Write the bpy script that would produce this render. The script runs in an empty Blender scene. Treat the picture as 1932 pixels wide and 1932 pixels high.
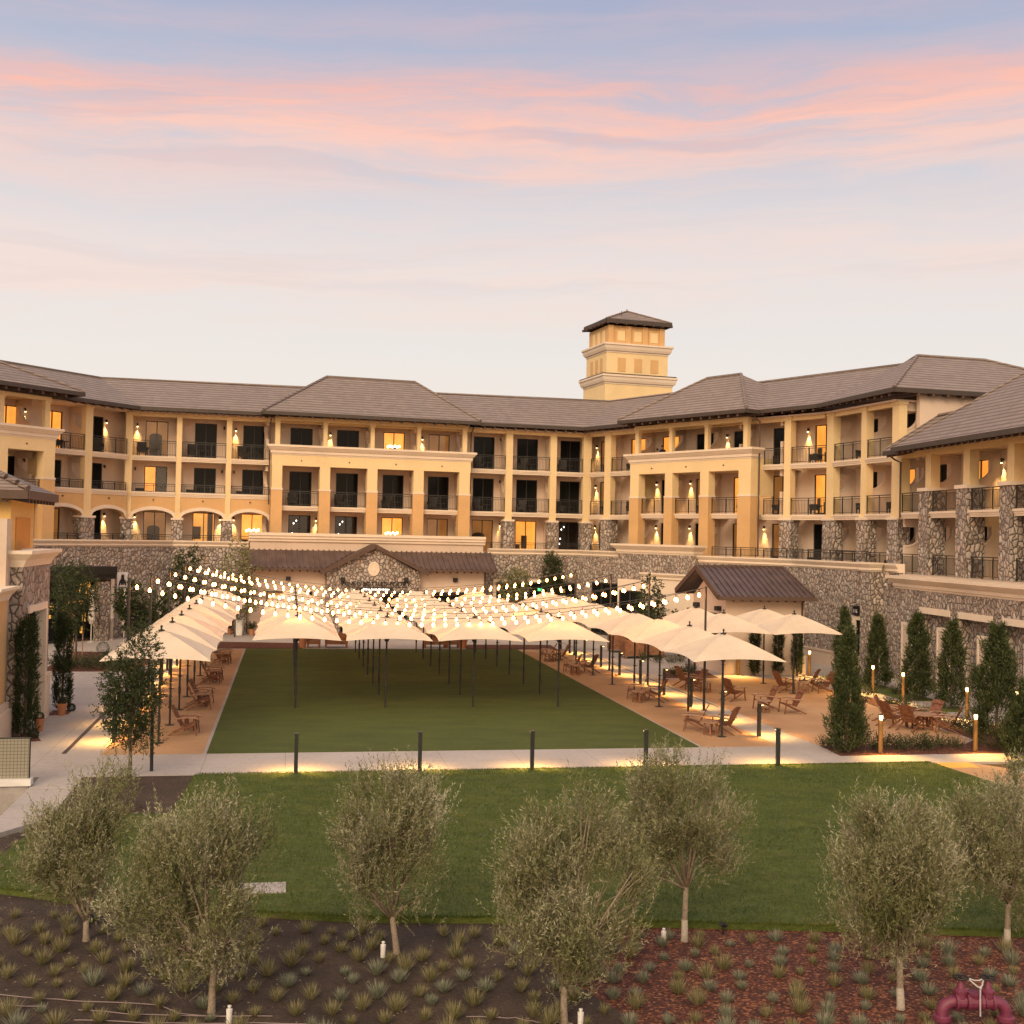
import bpy, math, random
import numpy as np
from math import sin, cos, pi, sqrt, atan2, radians, hypot
from mathutils import Vector, Matrix

random.seed(7)
SC = bpy.context.scene
COL = SC.collection

# ------------------------------------------------------------------ camera
CAM_F, CAM_PITCH, CAM_ROLL, CAM_H = 2217.7, 0.0200, 0.0213, 7.0
cam = bpy.data.cameras.new('camera')
cam.sensor_width = 36.0
cam.lens = 36.0 * CAM_F / 1932.0
cam.clip_start = 0.1
cam.clip_end = 3000
camo = bpy.data.objects.new('camera', cam)
COL.objects.link(camo)
camo.matrix_world = Matrix.Translation((0, 0, CAM_H)) @ Matrix.Rotation(pi / 2 + CAM_PITCH, 4, 'X') @ Matrix.Rotation(CAM_ROLL, 4, 'Z')
SC.camera = camo

# ------------------------------------------------------------------ world: dusk sky
SUN_EL, SUN_AZ = radians(30), radians(-16)      # the sun is behind the camera; azimuth from -Y towards +X
W = bpy.data.worlds.new('World')
SC.world = W
W.use_nodes = True
wn, wl = W.node_tree.nodes, W.node_tree.links
wn.clear()


def wnode(t, **kw):
    n = wn.new(t)
    for k, v in kw.items():
        setattr(n, k, v)
    return n


def wmath(op, a, b=None, c=None, clamp=False):
    n = wnode('ShaderNodeMath', operation=op)
    n.use_clamp = clamp
    for i, x in enumerate((a, b, c)):
        if x is None:
            continue
        if isinstance(x, (int, float)):
            n.inputs[i].default_value = x
        else:
            wl.new(x, n.inputs[i])
    return n.outputs[0]


def wmix(f, a, b, blend='MIX'):
    n = wnode('ShaderNodeMix', data_type='RGBA', blend_type=blend)
    for i, x in ((0, f), (6, a), (7, b)):
        if isinstance(x, (int, float)):
            n.inputs[i].default_value = x
        elif isinstance(x, tuple):
            n.inputs[i].default_value = (*x, 1)
        else:
            wl.new(x, n.inputs[i])
    return n.outputs[2]


def wramp(fac, stops, interp='EASE'):
    n = wnode('ShaderNodeValToRGB')
    n.color_ramp.interpolation = interp
    e = n.color_ramp.elements
    while len(e) < len(stops):
        e.new(0.5)
    for el, (p, c) in zip(e, stops):
        el.position = p
        el.color = (*c, 1) if isinstance(c, tuple) else (c, c, c, 1)
    wl.new(fac, n.inputs[0])
    return n.outputs[0]


def wnoise(vec, scale, detail, rough=0.55, dist=0.0):
    n = wnode('ShaderNodeTexNoise')
    n.inputs['Scale'].default_value = scale
    n.inputs['Detail'].default_value = detail
    n.inputs['Roughness'].default_value = rough
    n.inputs['Distortion'].default_value = dist
    wl.new(vec, n.inputs['Vector'])
    return n.outputs['Fac']


tc = wnode('ShaderNodeTexCoord')
sep = wnode('ShaderNodeSeparateXYZ')
wl.new(tc.outputs['Generated'], sep.inputs[0])
dx, dy, dz = sep.outputs
az = wmath('ARCTAN2', dx, dy)


def wvec(x, y, z=0.0):
    n = wnode('ShaderNodeCombineXYZ')
    for i, q in enumerate((x, y, z)):
        if isinstance(q, (int, float)):
            n.inputs[i].default_value = q
        else:
            wl.new(q, n.inputs[i])
    return n.outputs[0]


base = wramp(wmath('MULTIPLY', dz, 2.0, clamp=True),
             [(0.0, (.86, .715, .60)), (0.12, (.83, .735, .655)), (0.28, (.77, .73, .695)), (0.44, (.70, .685, .69)),
              (0.58, (.55, .575, .64)), (0.70, (.42, .48, .60)), (0.83, (.32, .385, .545)), (1.0, (.42, .46, .60))], 'LINEAR')
warp = wnoise(wvec(wmath('MULTIPLY', az, 2.2), wmath('MULTIPLY', dz, 9.0), 4.7), 1.0, 5)
zz_ = wmath('ADD', dz, wmath('MULTIPLY', wmath('SUBTRACT', warp, 0.5), 0.075))
zz_ = wmath('ADD', zz_, wmath('MULTIPLY', az, -0.035))
band = wramp(wmath('MULTIPLY', zz_, 2.0, clamp=True),
             [(0.0, 0.05), (0.34, 0.10), (0.42, .60), (0.47, .50), (0.52, .30), (0.575, .72), (0.63, 1.0), (0.69, 1.0), (0.73, .38), (0.765, .12), (0.80, .30), (0.84, .10), (0.9, .2)], 'LINEAR')
cl1 = wnoise(wvec(wmath('MULTIPLY', az, 3.2), wmath('MULTIPLY', zz_, 34.0), 3.1), 1.0, 9, 0.62, 0.25)
cl2 = wnoise(wvec(wmath('MULTIPLY', az, 9.0), wmath('MULTIPLY', zz_, 70.0), 8.3), 1.0, 8, 0.6, 0.4)
streak = wmath('ADD', wmath('MULTIPLY', cl1, 0.68), wmath('MULTIPLY', cl2, 0.32))
cm = wramp(streak, [(0.0, .15), (0.38, 0.30), (0.56, 1.0), (1.0, 1.0)], 'LINEAR')
front = wmath('MULTIPLY', wmath('ADD', dy, 0.35), 1.4, clamp=True)
pm = wmath('MULTIPLY', wmath('MULTIPLY', band, cm), front, clamp=True)
ccol = wramp(wmath('MULTIPLY', zz_, 2.0, clamp=True), [(0.0, (.88, .68, .58)), (.5, (.89, .645, .56)), (0.62, (.90, .55, .46)), (0.70, (.87, .46, .385)), (1.0, (.74, .56, .57))], 'LINEAR')
# grey-violet undersides inside the bright band
und = wnoise(wvec(wmath('MULTIPLY', az, 2.3), wmath('MULTIPLY', zz_, 46.0), 21.7), 1.0, 7, 0.55, 0.2)
um = wramp(und, [(0.0, 0.0), (0.54, 0.0), (0.66, .55), (1.0, .55)], 'LINEAR')
ccol = wmix(wmath('MULTIPLY', um, band), ccol, (.56, .44, .48))
sky = wmix(pm, base, ccol)
# sunset glow behind the camera: this is what lights the facades
sd = Vector((sin(SUN_AZ) * cos(SUN_EL), -cos(SUN_AZ) * cos(SUN_EL), sin(SUN_EL)))
dot = wnode('ShaderNodeVectorMath', operation='DOT_PRODUCT')
wl.new(tc.outputs['Generated'], dot.inputs[0])
dot.inputs[1].default_value = sd
glow = wmath('POWER', wmath('MULTIPLY', wmath('ADD', dot.outputs['Value'], 0.15), 0.87, clamp=True), 3.0)
sky = wmix(glow, sky, (2.5, 1.80, 1.15))
nish = wnode('ShaderNodeTexSky', sky_type='NISHITA', sun_disc=False)
nish.sun_elevation = radians(3.0)
nish.sun_rotation = pi + SUN_AZ
nish.altitude = 50
nish.dust_density = 2.0
nb = wnode('ShaderNodeVectorMath', operation='SCALE')
wl.new(nish.outputs[0], nb.inputs[0])
nb.inputs['Scale'].default_value = 0.10
grd = wramp(wmath('ADD', wmath('MULTIPLY', dz, 12.0), 0.5, clamp=True), [(0.0, (.10, .09, .075)), (.5, (1, 1, 1)), (1, (1, 1, 1))], 'LINEAR')
sky = wmix(1.0, sky, grd, 'MULTIPLY')
bg1 = wnode('ShaderNodeBackground')
wl.new(sky, bg1.inputs[0])
bg1.inputs[1].default_value = 1.0
bg2 = wnode('ShaderNodeBackground')
wl.new(nb.outputs[0], bg2.inputs[0])
bg2.inputs[1].default_value = 0.10
add = wnode('ShaderNodeAddShader')
wl.new(bg1.outputs[0], add.inputs[0])
wl.new(bg2.outputs[0], add.inputs[1])
wo = wnode('ShaderNodeOutputWorld')
wl.new(add.outputs[0], wo.inputs[0])

sun = bpy.data.lights.new('sun', 'SUN')
sun.energy = 1.45
sun.angle = radians(22)
sun.color = (1.0, .80, .56)
suno = bpy.data.objects.new('sun', sun)
COL.objects.link(suno)
suno.rotation_euler = (-sd).to_track_quat('-Z', 'Y').to_euler()
suno.location = (0, -40, 40)

SC.view_settings.view_transform = 'Standard'
SC.view_settings.look = 'None'
SC.view_settings.exposure = 0.12
SC.view_settings.gamma = 1.0
SC.view_settings.use_curve_mapping = False
SC.cycles.use_denoising = True
SC.cycles.max_bounces = 6
SC.cycles.diffuse_bounces = 3
SC.cycles.transparent_max_bounces = 8
SC.cycles.sample_clamp_indirect = 4.0
SC.cycles.caustics_reflective = False
SC.cycles.caustics_refractive = False

# ------------------------------------------------------------------ materials
MATS = {}


def newmat(name):
    m = bpy.data.materials.new(name)
    m.use_nodes = True
    nt = m.node_tree
    b = nt.nodes['Principled BSDF']
    MATS[name] = m
    return m, nt, b


def N(nt, t, **kw):
    n = nt.nodes.new(t)
    for k, v in kw.items():
        setattr(n, k, v)
    return n


def noise(nt, vec, scale, detail=4, rough=.55, dist=0):
    n = N(nt, 'ShaderNodeTexNoise')
    n.inputs['Scale'].default_value = scale
    n.inputs['Detail'].default_value = detail
    n.inputs['Roughness'].default_value = rough
    n.inputs['Distortion'].default_value = dist
    nt.links.new(vec, n.inputs['Vector'])
    return n.outputs['Fac']


def ramp(nt, fac, stops, interp='LINEAR'):
    n = N(nt, 'ShaderNodeValToRGB')
    n.color_ramp.interpolation = interp
    e = n.color_ramp.elements
    while len(e) < len(stops):
        e.new(.5)
    for el, (p, c) in zip(e, stops):
        el.position = p
        el.color = (*c, 1) if isinstance(c, tuple) else (c, c, c, 1)
    nt.links.new(fac, n.inputs[0])
    return n.outputs[0]


def mixc(nt, f, a, b, blend='MIX'):
    n = N(nt, 'ShaderNodeMix', data_type='RGBA', blend_type=blend)
    for i, x in ((0, f), (6, a), (7, b)):
        if isinstance(x, (int, float)):
            n.inputs[i].default_value = x
        elif isinstance(x, tuple):
            n.inputs[i].default_value = (*x, 1)
        else:
            nt.links.new(x, n.inputs[i])
    return n.outputs[2]


def mth(nt, op, a, b=None, clamp=False):
    n = N(nt, 'ShaderNodeMath', operation=op)
    n.use_clamp = clamp
    for i, x in enumerate((a, b)):
        if x is None:
            continue
        if isinstance(x, (int, float)):
            n.inputs[i].default_value = x
        else:
            nt.links.new(x, n.inputs[i])
    return n.outputs[0]


def bump(nt, b, h, strength=.3, dist=.02):
    n = N(nt, 'ShaderNodeBump')
    n.inputs['Strength'].default_value = strength
    n.inputs['Distance'].default_value = dist
    nt.links.new(h, n.inputs['Height'])
    nt.links.new(n.outputs[0], b.inputs['Normal'])


def pos(nt):
    return N(nt, 'ShaderNodeNewGeometry').outputs['Position']


def objc(nt):
    return N(nt, 'ShaderNodeTexCoord').outputs['Object']


def plain(name, col, rough=.6, var=.12, scale=3.0, metal=0.0, bmp=0.0, bscale=40, local=False):
    m, nt, b = newmat(name)
    v = objc(nt) if local else pos(nt)
    f = noise(nt, v, scale, 5)
    c = ramp(nt, f, [(.3, tuple(x * (1 - var) for x in col)), (.7, tuple(min(1, x * (1 + var)) for x in col))])
    nt.links.new(c, b.inputs['Base Color'])
    b.inputs['Roughness'].default_value = rough
    b.inputs['Metallic'].default_value = metal
    if bmp:
        bump(nt, b, noise(nt, v, bscale, 3), bmp)
    return m


def stucco(name, col):
    m, nt, b = newmat(name)
    p = pos(nt)
    f1 = noise(nt, p, .5, 5)
    f2 = noise(nt, p, 9, 4)
    f = mth(nt, 'ADD', mth(nt, 'MULTIPLY', f1, .6), mth(nt, 'MULTIPLY', f2, .4))
    c = ramp(nt, f, [(.3, tuple(x * .88 for x in col)), (.5, col), (.72, tuple(min(1, x * 1.08) for x in col))])
    nt.links.new(c, b.inputs['Base Color'])
    b.inputs['Roughness'].default_value = .88
    bump(nt, b, noise(nt, p, 30, 4), .35, .015)
    return m


M_CREAM = stucco('cream_stucco', (.74, .56, .305))
M_TAN = stucco('tan_stucco', (.60, .37, .165))
M_BEIGE = stucco('beige_stucco', (.66, .52, .41))
M_TRIM = stucco('pale_trim_stucco', (.72, .60, .47))
M_ORANGE = stucco('orange_stucco', (.58, .26, .055))
M_YELLOW = stucco('yellow_stucco', (.70, .44, .15))
M_PLAINST = stucco('plain_stucco', (.58, .46, .36))


def stone(name, scale, tint=1.0):
    m, nt, b = newmat(name)
    p = pos(nt)
    w = noise(nt, p, 2.2, 3)
    add_ = N(nt, 'ShaderNodeVectorMath', operation='ADD')
    wv = N(nt, 'ShaderNodeCombineXYZ')
    for i in range(3):
        nt.links.new(mth(nt, 'MULTIPLY', w, .25), wv.inputs[i])
    nt.links.new(p, add_.inputs[0])
    nt.links.new(wv.outputs[0], add_.inputs[1])
    sc_ = N(nt, 'ShaderNodeVectorMath', operation='MULTIPLY')
    sc_.inputs[1].default_value = (1, 1, .74)
    nt.links.new(add_.outputs[0], sc_.inputs[0])
    vo = N(nt, 'ShaderNodeTexVoronoi', feature='F1')
    vo.inputs['Scale'].default_value = scale
    vo.inputs['Randomness'].default_value = .9
    nt.links.new(sc_.outputs[0], vo.inputs['Vector'])
    ve = N(nt, 'ShaderNodeTexVoronoi', feature='DISTANCE_TO_EDGE')
    ve.inputs['Scale'].default_value = scale
    ve.inputs['Randomness'].default_value = .9
    nt.links.new(sc_.outputs[0], ve.inputs['Vector'])
    hs = N(nt, 'ShaderNodeSeparateColor')
    nt.links.new(vo.outputs['Color'], hs.inputs[0])
    t = tint
    c = ramp(nt, hs.outputs[0], [(0, (.17 * t, .132 * t, .11 * t)), (.18, (.27 * t, .218 * t, .182 * t)), (.40, (.36 * t, .31 * t, .27 * t)), (.62, (.41 * t, .345 * t, .295 * t)),
                                 (.78, (.33 * t, .235 * t, .175 * t)), (.9, (.49 * t, .43 * t, .38 * t)), (1, (.23 * t, .205 * t, .195 * t))])
    c = mixc(nt, mth(nt, 'MULTIPLY', noise(nt, p, 14, 5), .42), c, (.24, .20, .17))
    em = ramp(nt, ve.outputs['Distance'], [(0, .9), (.02, .9), (.07, 0.0), (1, 0.0)])
    c = mixc(nt, em, c, (.17, .135, .11))
    nt.links.new(c, b.inputs['Base Color'])
    b.inputs['Roughness'].default_value = .85
    h = ramp(nt, ve.outputs['Distance'], [(0, 0), (.12, .75), (.4, 1.0)])
    h2 = mth(nt, 'ADD', h, mth(nt, 'MULTIPLY', hs.outputs[1], .7))
    bump(nt, b, h2, 1.0, .10)
    return m


M_STONE = stone('fieldstone', 4.6, 1.28)
M_STONE_PIER = stone('pier_fieldstone', 4.2, 1.25)


def tiles(name, col, course=.225):
    m, nt, b = newmat(name)
    p = pos(nt)
    s = N(nt, 'ShaderNodeSeparateXYZ')
    nt.links.new(p, s.inputs[0])
    fr = mth(nt, 'FRACT', mth(nt, 'DIVIDE', s.outputs[2], course))
    row = mth(nt, 'FLOOR', mth(nt, 'DIVIDE', s.outputs[2], course))
    cx = N(nt, 'ShaderNodeCombineXYZ')
    nt.links.new(mth(nt, 'MULTIPLY', s.outputs[0], 2.6), cx.inputs[0])
    nt.links.new(mth(nt, 'MULTIPLY', s.outputs[1], 2.6), cx.inputs[1])
    nt.links.new(mth(nt, 'MULTIPLY', row, 7.3), cx.inputs[2])
    vo = N(nt, 'ShaderNodeTexVoronoi', feature='F1')
    vo.inputs['Scale'].default_value = 1.0
    nt.links.new(cx.outputs[0], vo.inputs['Vector'])
    hs = N(nt, 'ShaderNodeSeparateColor')
    nt.links.new(vo.outputs['Color'], hs.inputs[0])
    c = ramp(nt, hs.outputs[0], [(0, tuple(x * .86 for x in col)), (.5, col), (1, tuple(x * 1.16 for x in col))])
    c = mixc(nt, mth(nt, 'MULTIPLY', noise(nt, p, .35, 4), .35), c, tuple(x * .75 for x in col))
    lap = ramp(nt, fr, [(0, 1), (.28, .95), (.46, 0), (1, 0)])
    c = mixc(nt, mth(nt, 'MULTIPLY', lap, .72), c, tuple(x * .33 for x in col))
    nt.links.new(c, b.inputs['Base Color'])
    b.inputs['Roughness'].default_value = .75
    bump(nt, b, fr, .8, .06)
    return m


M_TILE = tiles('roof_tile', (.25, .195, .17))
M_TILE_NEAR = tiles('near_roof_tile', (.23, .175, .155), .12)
M_FASCIA = plain('brown_fascia', (.055, .04, .032), .6)
M_TIMBER = plain('dark_timber', (.085, .05, .036), .7)
M_RAIL = plain('black_railing_metal', (.028, .026, .024), .5)
M_DARKMET = plain('dark_grey_metal', (.05, .05, .048), .42, metal=.6)
M_BRONZE = plain('bronze_metal', (.16, .10, .045), .38, metal=.7)
M_SEAM = plain('standing_seam_metal', (.145, .10, .088), .42, var=.25, scale=1.5, metal=.45)
M_CONC_POST = plain('pale_precast', (.52, .46, .40), .85, bmp=.2)
M_TERRA = plain('terracotta', (.48, .20, .095), .75)
M_WHITEPOT = plain('white_glazed', (.70, .68, .65), .4)
M_BLACKPOT = plain('black_glazed', (.03, .03, .032), .3)
M_WICKER = plain('dark_wicker', (.03, .026, .023), .7, bmp=.5, bscale=60)
M_WOOD = plain('stained_oak', (.185, .072, .034), .5, var=.5, scale=9, local=True)
M_WOODPALE = plain('weathered_oak', (.33, .19, .12), .6, var=.3, scale=9, local=True)
M_BOXWOOD = plain('planter_wood', (.26, .115, .055), .7, var=.3, scale=5)
M_PVC = plain('white_plastic', (.72, .70, .66), .5)
M_PIPE = plain('purple_paint', (.15, .028, .062), .5, var=.22, scale=12)
M_HOSE = plain('drip_hose', (.20, .15, .15), .6)
M_ROPE = plain('grey_chain', (.42, .42, .42), .6)
M_BARK = plain('olive_bark', (.26, .205, .15), .9, var=.3, scale=30, bmp=.7, bscale=60)
M_BARKDARK = plain('brown_bark', (.12, .085, .06), .9, var=.3, scale=20, bmp=.5)
M_PAINTWHITE = plain('trunk_whitewash', (.36, .31, .255), .85, var=.2, scale=30)
M_BLOCK = plain('concrete_block', (.34, .31, .29), .9, var=.15, scale=4, bmp=.4)
M_SKIN = plain('skin', (.45, .28, .2), .6)
M_CLOTHDARK = plain('dark_clothes', (.03, .035, .05), .85)
M_HAIR = plain('dark_hair', (.03, .022, .016), .7)
M_SIGNW = plain('sign_white', (.68, .66, .64), .45)
M_BLACK = plain('sign_black', (.012, .012, .012), .5)
M_RED = plain('red_tape', (.45, .03, .02), .6)
M_TACTILE = plain('yellow_paving', (.62, .36, .07), .8)
M_ROCK = plain('pale_rock', (.55, .5, .47), .9)


def foliage(name, cols, rough=.6, trans=.25):
    m, nt, b = newmat(name)
    at = N(nt, 'ShaderNodeAttribute', attribute_name='tone')
    c = ramp(nt, at.outputs['Fac'], [(i / (len(cols) - 1), q) for i, q in enumerate(cols)])
    nt.links.new(c, b.inputs['Base Color'])
    b.inputs['Roughness'].default_value = rough
    b.inputs['Specular IOR Level'].default_value = .25
    tr = N(nt, 'ShaderNodeBsdfTranslucent')
    nt.links.new(c, tr.inputs[0])
    mx = N(nt, 'ShaderNodeMixShader')
    mx.inputs[0].default_value = trans
    nt.links.new(b.outputs[0], mx.inputs[1])
    nt.links.new(tr.outputs[0], mx.inputs[2])
    nt.links.new(mx.outputs[0], nt.nodes['Material Output'].inputs[0])
    return m


M_OLIVE = foliage('olive_leaves', [(.085, .098, .030), (.155, .165, .058), (.225, .225, .105), (.34, .325, .20), (.46, .43, .31)], .5)
M_YOUNG = foliage('young_tree_leaves', [(.022, .034, .012), (.04, .058, .02), (.06, .075, .028), (.10, .11, .05)], .5)
M_CYPRESS = foliage('cypress_leaves', [(.014, .024, .008), (.025, .04, .012), (.038, .055, .018), (.06, .075, .026)], .7, .1)
M_JUNIPER = foliage('juniper_leaves', [(.024, .036, .012), (.046, .062, .021), (.078, .095, .034), (.15, .16, .07)], .6, .12)
M_TUFT = foliage('bunchgrass_blades', [(.09, .11, .035), (.18, .19, .075), (.30, .26, .13), (.42, .34, .21)], .6)
M_TUFTBLUE = foliage('blue_bunchgrass_blades', [(.10, .125, .075), (.19, .215, .14), (.30, .31, .22), (.38, .36, .27)], .6)
M_SHRUB = foliage('shrub_leaves', [(.026, .036, .015), (.05, .062, .026), (.08, .095, .045), (.16, .11, .05)], .6)
M_BLADE = foliage('lawn_blades', [(.045, .068, .008), (.085, .115, .015), (.135, .16, .024), (.24, .20, .06)], .6, .3)


def ground_mat(name, fn, rough=.92):
    m, nt, b = newmat(name)
    o = objc(nt)
    c = fn(nt, o, b)
    nt.links.new(c, b.inputs['Base Color'])
    b.inputs['Roughness'].default_value = rough
    return m


def f_conc(nt, o, b):
    f = mth(nt, 'ADD', mth(nt, 'MULTIPLY', noise(nt, o, .35, 5), .55), mth(nt, 'MULTIPLY', noise(nt, o, 7, 6), .45))
    c = ramp(nt, f, [(.32, (.30, .265, .24)), (.5, (.385, .34, .31)), (.68, (.45, .40, .365))])
    s = N(nt, 'ShaderNodeSeparateXYZ')
    nt.links.new(o, s.inputs[0])
    j1 = mth(nt, 'LESS_THAN', mth(nt, 'FRACT', mth(nt, 'DIVIDE', mth(nt, 'ADD', s.outputs[0], 50.4), 2.4)), .008)
    j2 = mth(nt, 'LESS_THAN', mth(nt, 'FRACT', mth(nt, 'DIVIDE', mth(nt, 'ADD', s.outputs[1], 51.3), 3.1)), .006)
    c = mixc(nt, mth(nt, 'MULTIPLY', mth(nt, 'MAXIMUM', j1, j2), .55), c, (.13, .11, .10))
    bump(nt, b, noise(nt, o, 60, 3), .15, .01)
    return c


def f_dg(nt, o, b):
    f = mth(nt, 'ADD', mth(nt, 'MULTIPLY', noise(nt, o, .6, 5), .5), mth(nt, 'MULTIPLY', noise(nt, o, 22, 4), .5))
    c = ramp(nt, f, [(.32, (.33, .185, .09)), (.5, (.43, .25, .13)), (.7, (.51, .32, .18))])
    bump(nt, b, noise(nt, o, 50, 4), .4, .02)
    return c


def f_turf(nt, o, b):
    sc_ = N(nt, 'ShaderNodeVectorMath', operation='MULTIPLY')
    sc_.inputs[1].default_value = (1, 2.5, 1)
    nt.links.new(o, sc_.inputs[0])
    f = mth(nt, 'ADD', mth(nt, 'MULTIPLY', noise(nt, sc_.outputs[0], .5, 4), .35), mth(nt, 'MULTIPLY', noise(nt, sc_.outputs[0], 14, 6, .7), .65))
    c = ramp(nt, f, [(.34, (.034, .052, .004)), (.5, (.064, .086, .007)), (.66, (.105, .12, .014))])
    bump(nt, b, noise(nt, sc_.outputs[0], 40, 4, .7), .9, .03)
    return c


def f_lawn(nt, o, b):
    sc_ = N(nt, 'ShaderNodeVectorMath', operation='MULTIPLY')
    sc_.inputs[1].default_value = (.8, 1.7, 1)
    nt.links.new(o, sc_.inputs[0])
    f = mth(nt, 'ADD', mth(nt, 'MULTIPLY', noise(nt, sc_.outputs[0], 1.3, 6, .65), .5), mth(nt, 'MULTIPLY', noise(nt, sc_.outputs[0], 9, 6, .7), .5))
    c = ramp(nt, f, [(.33, (.032, .052, .007)), (.46, (.066, .094, .012)), (.58, (.105, .13, .02)), (.72, (.15, .155, .035))])
    dry = ramp(nt, noise(nt, sc_.outputs[0], 1.9, 5, .6, .6), [(.0, 0), (.60, 0), (.70, .6), (1, .75)])
    c = mixc(nt, dry, c, (.15, .115, .055))
    bump(nt, b, noise(nt, sc_.outputs[0], 16, 5, .7), 1.0, .06)
    return c


def f_soil(nt, o, b):
    f = mth(nt, 'ADD', mth(nt, 'MULTIPLY', noise(nt, o, .9, 5), .45), mth(nt, 'MULTIPLY', noise(nt, o, 16, 6, .7), .55))
    c = ramp(nt, f, [(.33, (.020, .012, .008)), (.5, (.056, .034, .021)), (.68, (.12, .076, .047))])
    v = N(nt, 'ShaderNodeTexVoronoi', feature='F1')
    v.inputs['Scale'].default_value = 17
    nt.links.new(o, v.inputs['Vector'])
    hs = N(nt, 'ShaderNodeSeparateColor')
    nt.links.new(v.outputs['Color'], hs.inputs[0])
    k = mth(nt, 'MULTIPLY', mth(nt, 'GREATER_THAN', hs.outputs[0], .972), mth(nt, 'LESS_THAN', v.outputs['Distance'], .32))
    c = mixc(nt, k, c, (.34, .25, .17))
    bump(nt, b, noise(nt, o, 14, 6, .7), 1.0, .08)
    return c


def f_mulch(nt, o, b):
    v = N(nt, 'ShaderNodeTexVoronoi', feature='F1')
    v.inputs['Scale'].default_value = 26
    nt.links.new(o, v.inputs['Vector'])
    hs = N(nt, 'ShaderNodeSeparateColor')
    nt.links.new(v.outputs['Color'], hs.inputs[0])
    c = ramp(nt, hs.outputs[0], [(0, (.032, .009, .005)), (.35, (.066, .016, .008)), (.7, (.14, .036, .015)), (.9, (.28, .09, .036)), (.96, (.42, .18, .08)), (1, (.34, .13, .06))])
    c = mixc(nt, mth(nt, 'MULTIPLY', noise(nt, o, 1.2, 5), .5), c, (.045, .016, .010))
    bump(nt, b, hs.outputs[1], 1.0, .05)
    return c


M_CONC = ground_mat('concrete_paving', f_conc, .85)
M_DG = ground_mat('decomposed_granite', f_dg)
M_TURF = ground_mat('synthetic_turf', f_turf)
M_LAWN = ground_mat('lawn_grass_base', f_lawn)
M_SOIL = ground_mat('brown_soil', f_soil)
M_MULCH = ground_mat('red_bark_mulch', f_mulch)


def emit(name, col, s):
    m, nt, b = newmat(name)
    b.inputs['Base Color'].default_value = (*[min(1, c) for c in col], 1)
    b.inputs['Emission Color'].default_value = (*col, 1)
    b.inputs['Emission Strength'].default_value = s
    return m


M_BULB = emit('bulb_glass', (1, .37, .10), 38)
M_LAMP = emit('lamp_lens', (1, .60, .20), 9)
M_SCONCE = emit('sconce_lens', (1, .68, .28), 14)
M_CHAND = emit('chandelier_glass', (1, .72, .36), 9)
M_EXIT = emit('green_sign', (.1, 1, .3), 2.0)
M_WHITEGLOW = emit('white_lamp', (1, .95, .85), 5)


def room(name, col, s):
    m, nt, b = newmat(name)
    p = pos(nt)
    c = ramp(nt, noise(nt, p, 1.2, 2), [(.3, tuple(x * .55 for x in col)), (.7, col)])
    nt.links.new(c, b.inputs['Emission Color'])
    b.inputs['Base Color'].default_value = (*col, 1)
    b.inputs['Emission Strength'].default_value = s
    return m


M_ROOM = room('lit_room', (.80, .40, .075), .85)
M_ROOMDIM = room('dim_room', (.42, .20, .055), .40)
M_ROOMFURN = plain('room_furniture', (.035, .022, .014), .7)

m, nt, b = newmat('dark_glass')
b.inputs['Base Color'].default_value = (.010, .011, .011, 1)
b.inputs['Roughness'].default_value = .07
b.inputs['Specular IOR Level'].default_value = .10
M_GLASS = m
m, nt, b = newmat('clear_glass')
tr = N(nt, 'ShaderNodeBsdfTransparent')
gl = N(nt, 'ShaderNodeBsdfGlossy')
gl.inputs['Roughness'].default_value = .04
mx = N(nt, 'ShaderNodeMixShader')
mx.inputs[0].default_value = .05
nt.links.new(tr.outputs[0], mx.inputs[1])
nt.links.new(gl.outputs[0], mx.inputs[2])
nt.links.new(mx.outputs[0], nt.nodes['Material Output'].inputs[0])
M_CLEAR = m

m, nt, b = newmat('umbrella_canvas')
c = ramp(nt, noise(nt, objc(nt), 2.0, 4), [(.3, (.60, .485, .36)), (.7, (.68, .56, .425))])
nt.links.new(c, b.inputs['Base Color'])
b.inputs['Roughness'].default_value = .9
tr = N(nt, 'ShaderNodeBsdfTranslucent')
nt.links.new(c, tr.inputs[0])
mx = N(nt, 'ShaderNodeMixShader')
mx.inputs[0].default_value = .05
nt.links.new(b.outputs[0], mx.inputs[1])
nt.links.new(tr.outputs[0], mx.inputs[2])
nt.links.new(mx.outputs[0], nt.nodes['Material Output'].inputs[0])
M_CANVAS = m
M_HEM_LIT = plain('lit_canvas_hem', (.74, .63, .49), .9)  # paler than the canvas: light caught by seam edges, put into the colour

m, nt, b = newmat('net_mesh')
o = objc(nt)
s_ = N(nt, 'ShaderNodeSeparateXYZ')
nt.links.new(o, s_.inputs[0])
g1 = mth(nt, 'LESS_THAN', mth(nt, 'FRACT', mth(nt, 'MULTIPLY', s_.outputs[0], 11)), .2)
g2 = mth(nt, 'LESS_THAN', mth(nt, 'FRACT', mth(nt, 'MULTIPLY', s_.outputs[2], 11)), .2)
g = mth(nt, 'MAXIMUM', g1, g2)
c = mixc(nt, g, (.27, .255, .20), (.15, .13, .10))
nt.links.new(c, b.inputs['Base Color'])
b.inputs['Roughness'].default_value = .9
M_NET = m


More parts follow.
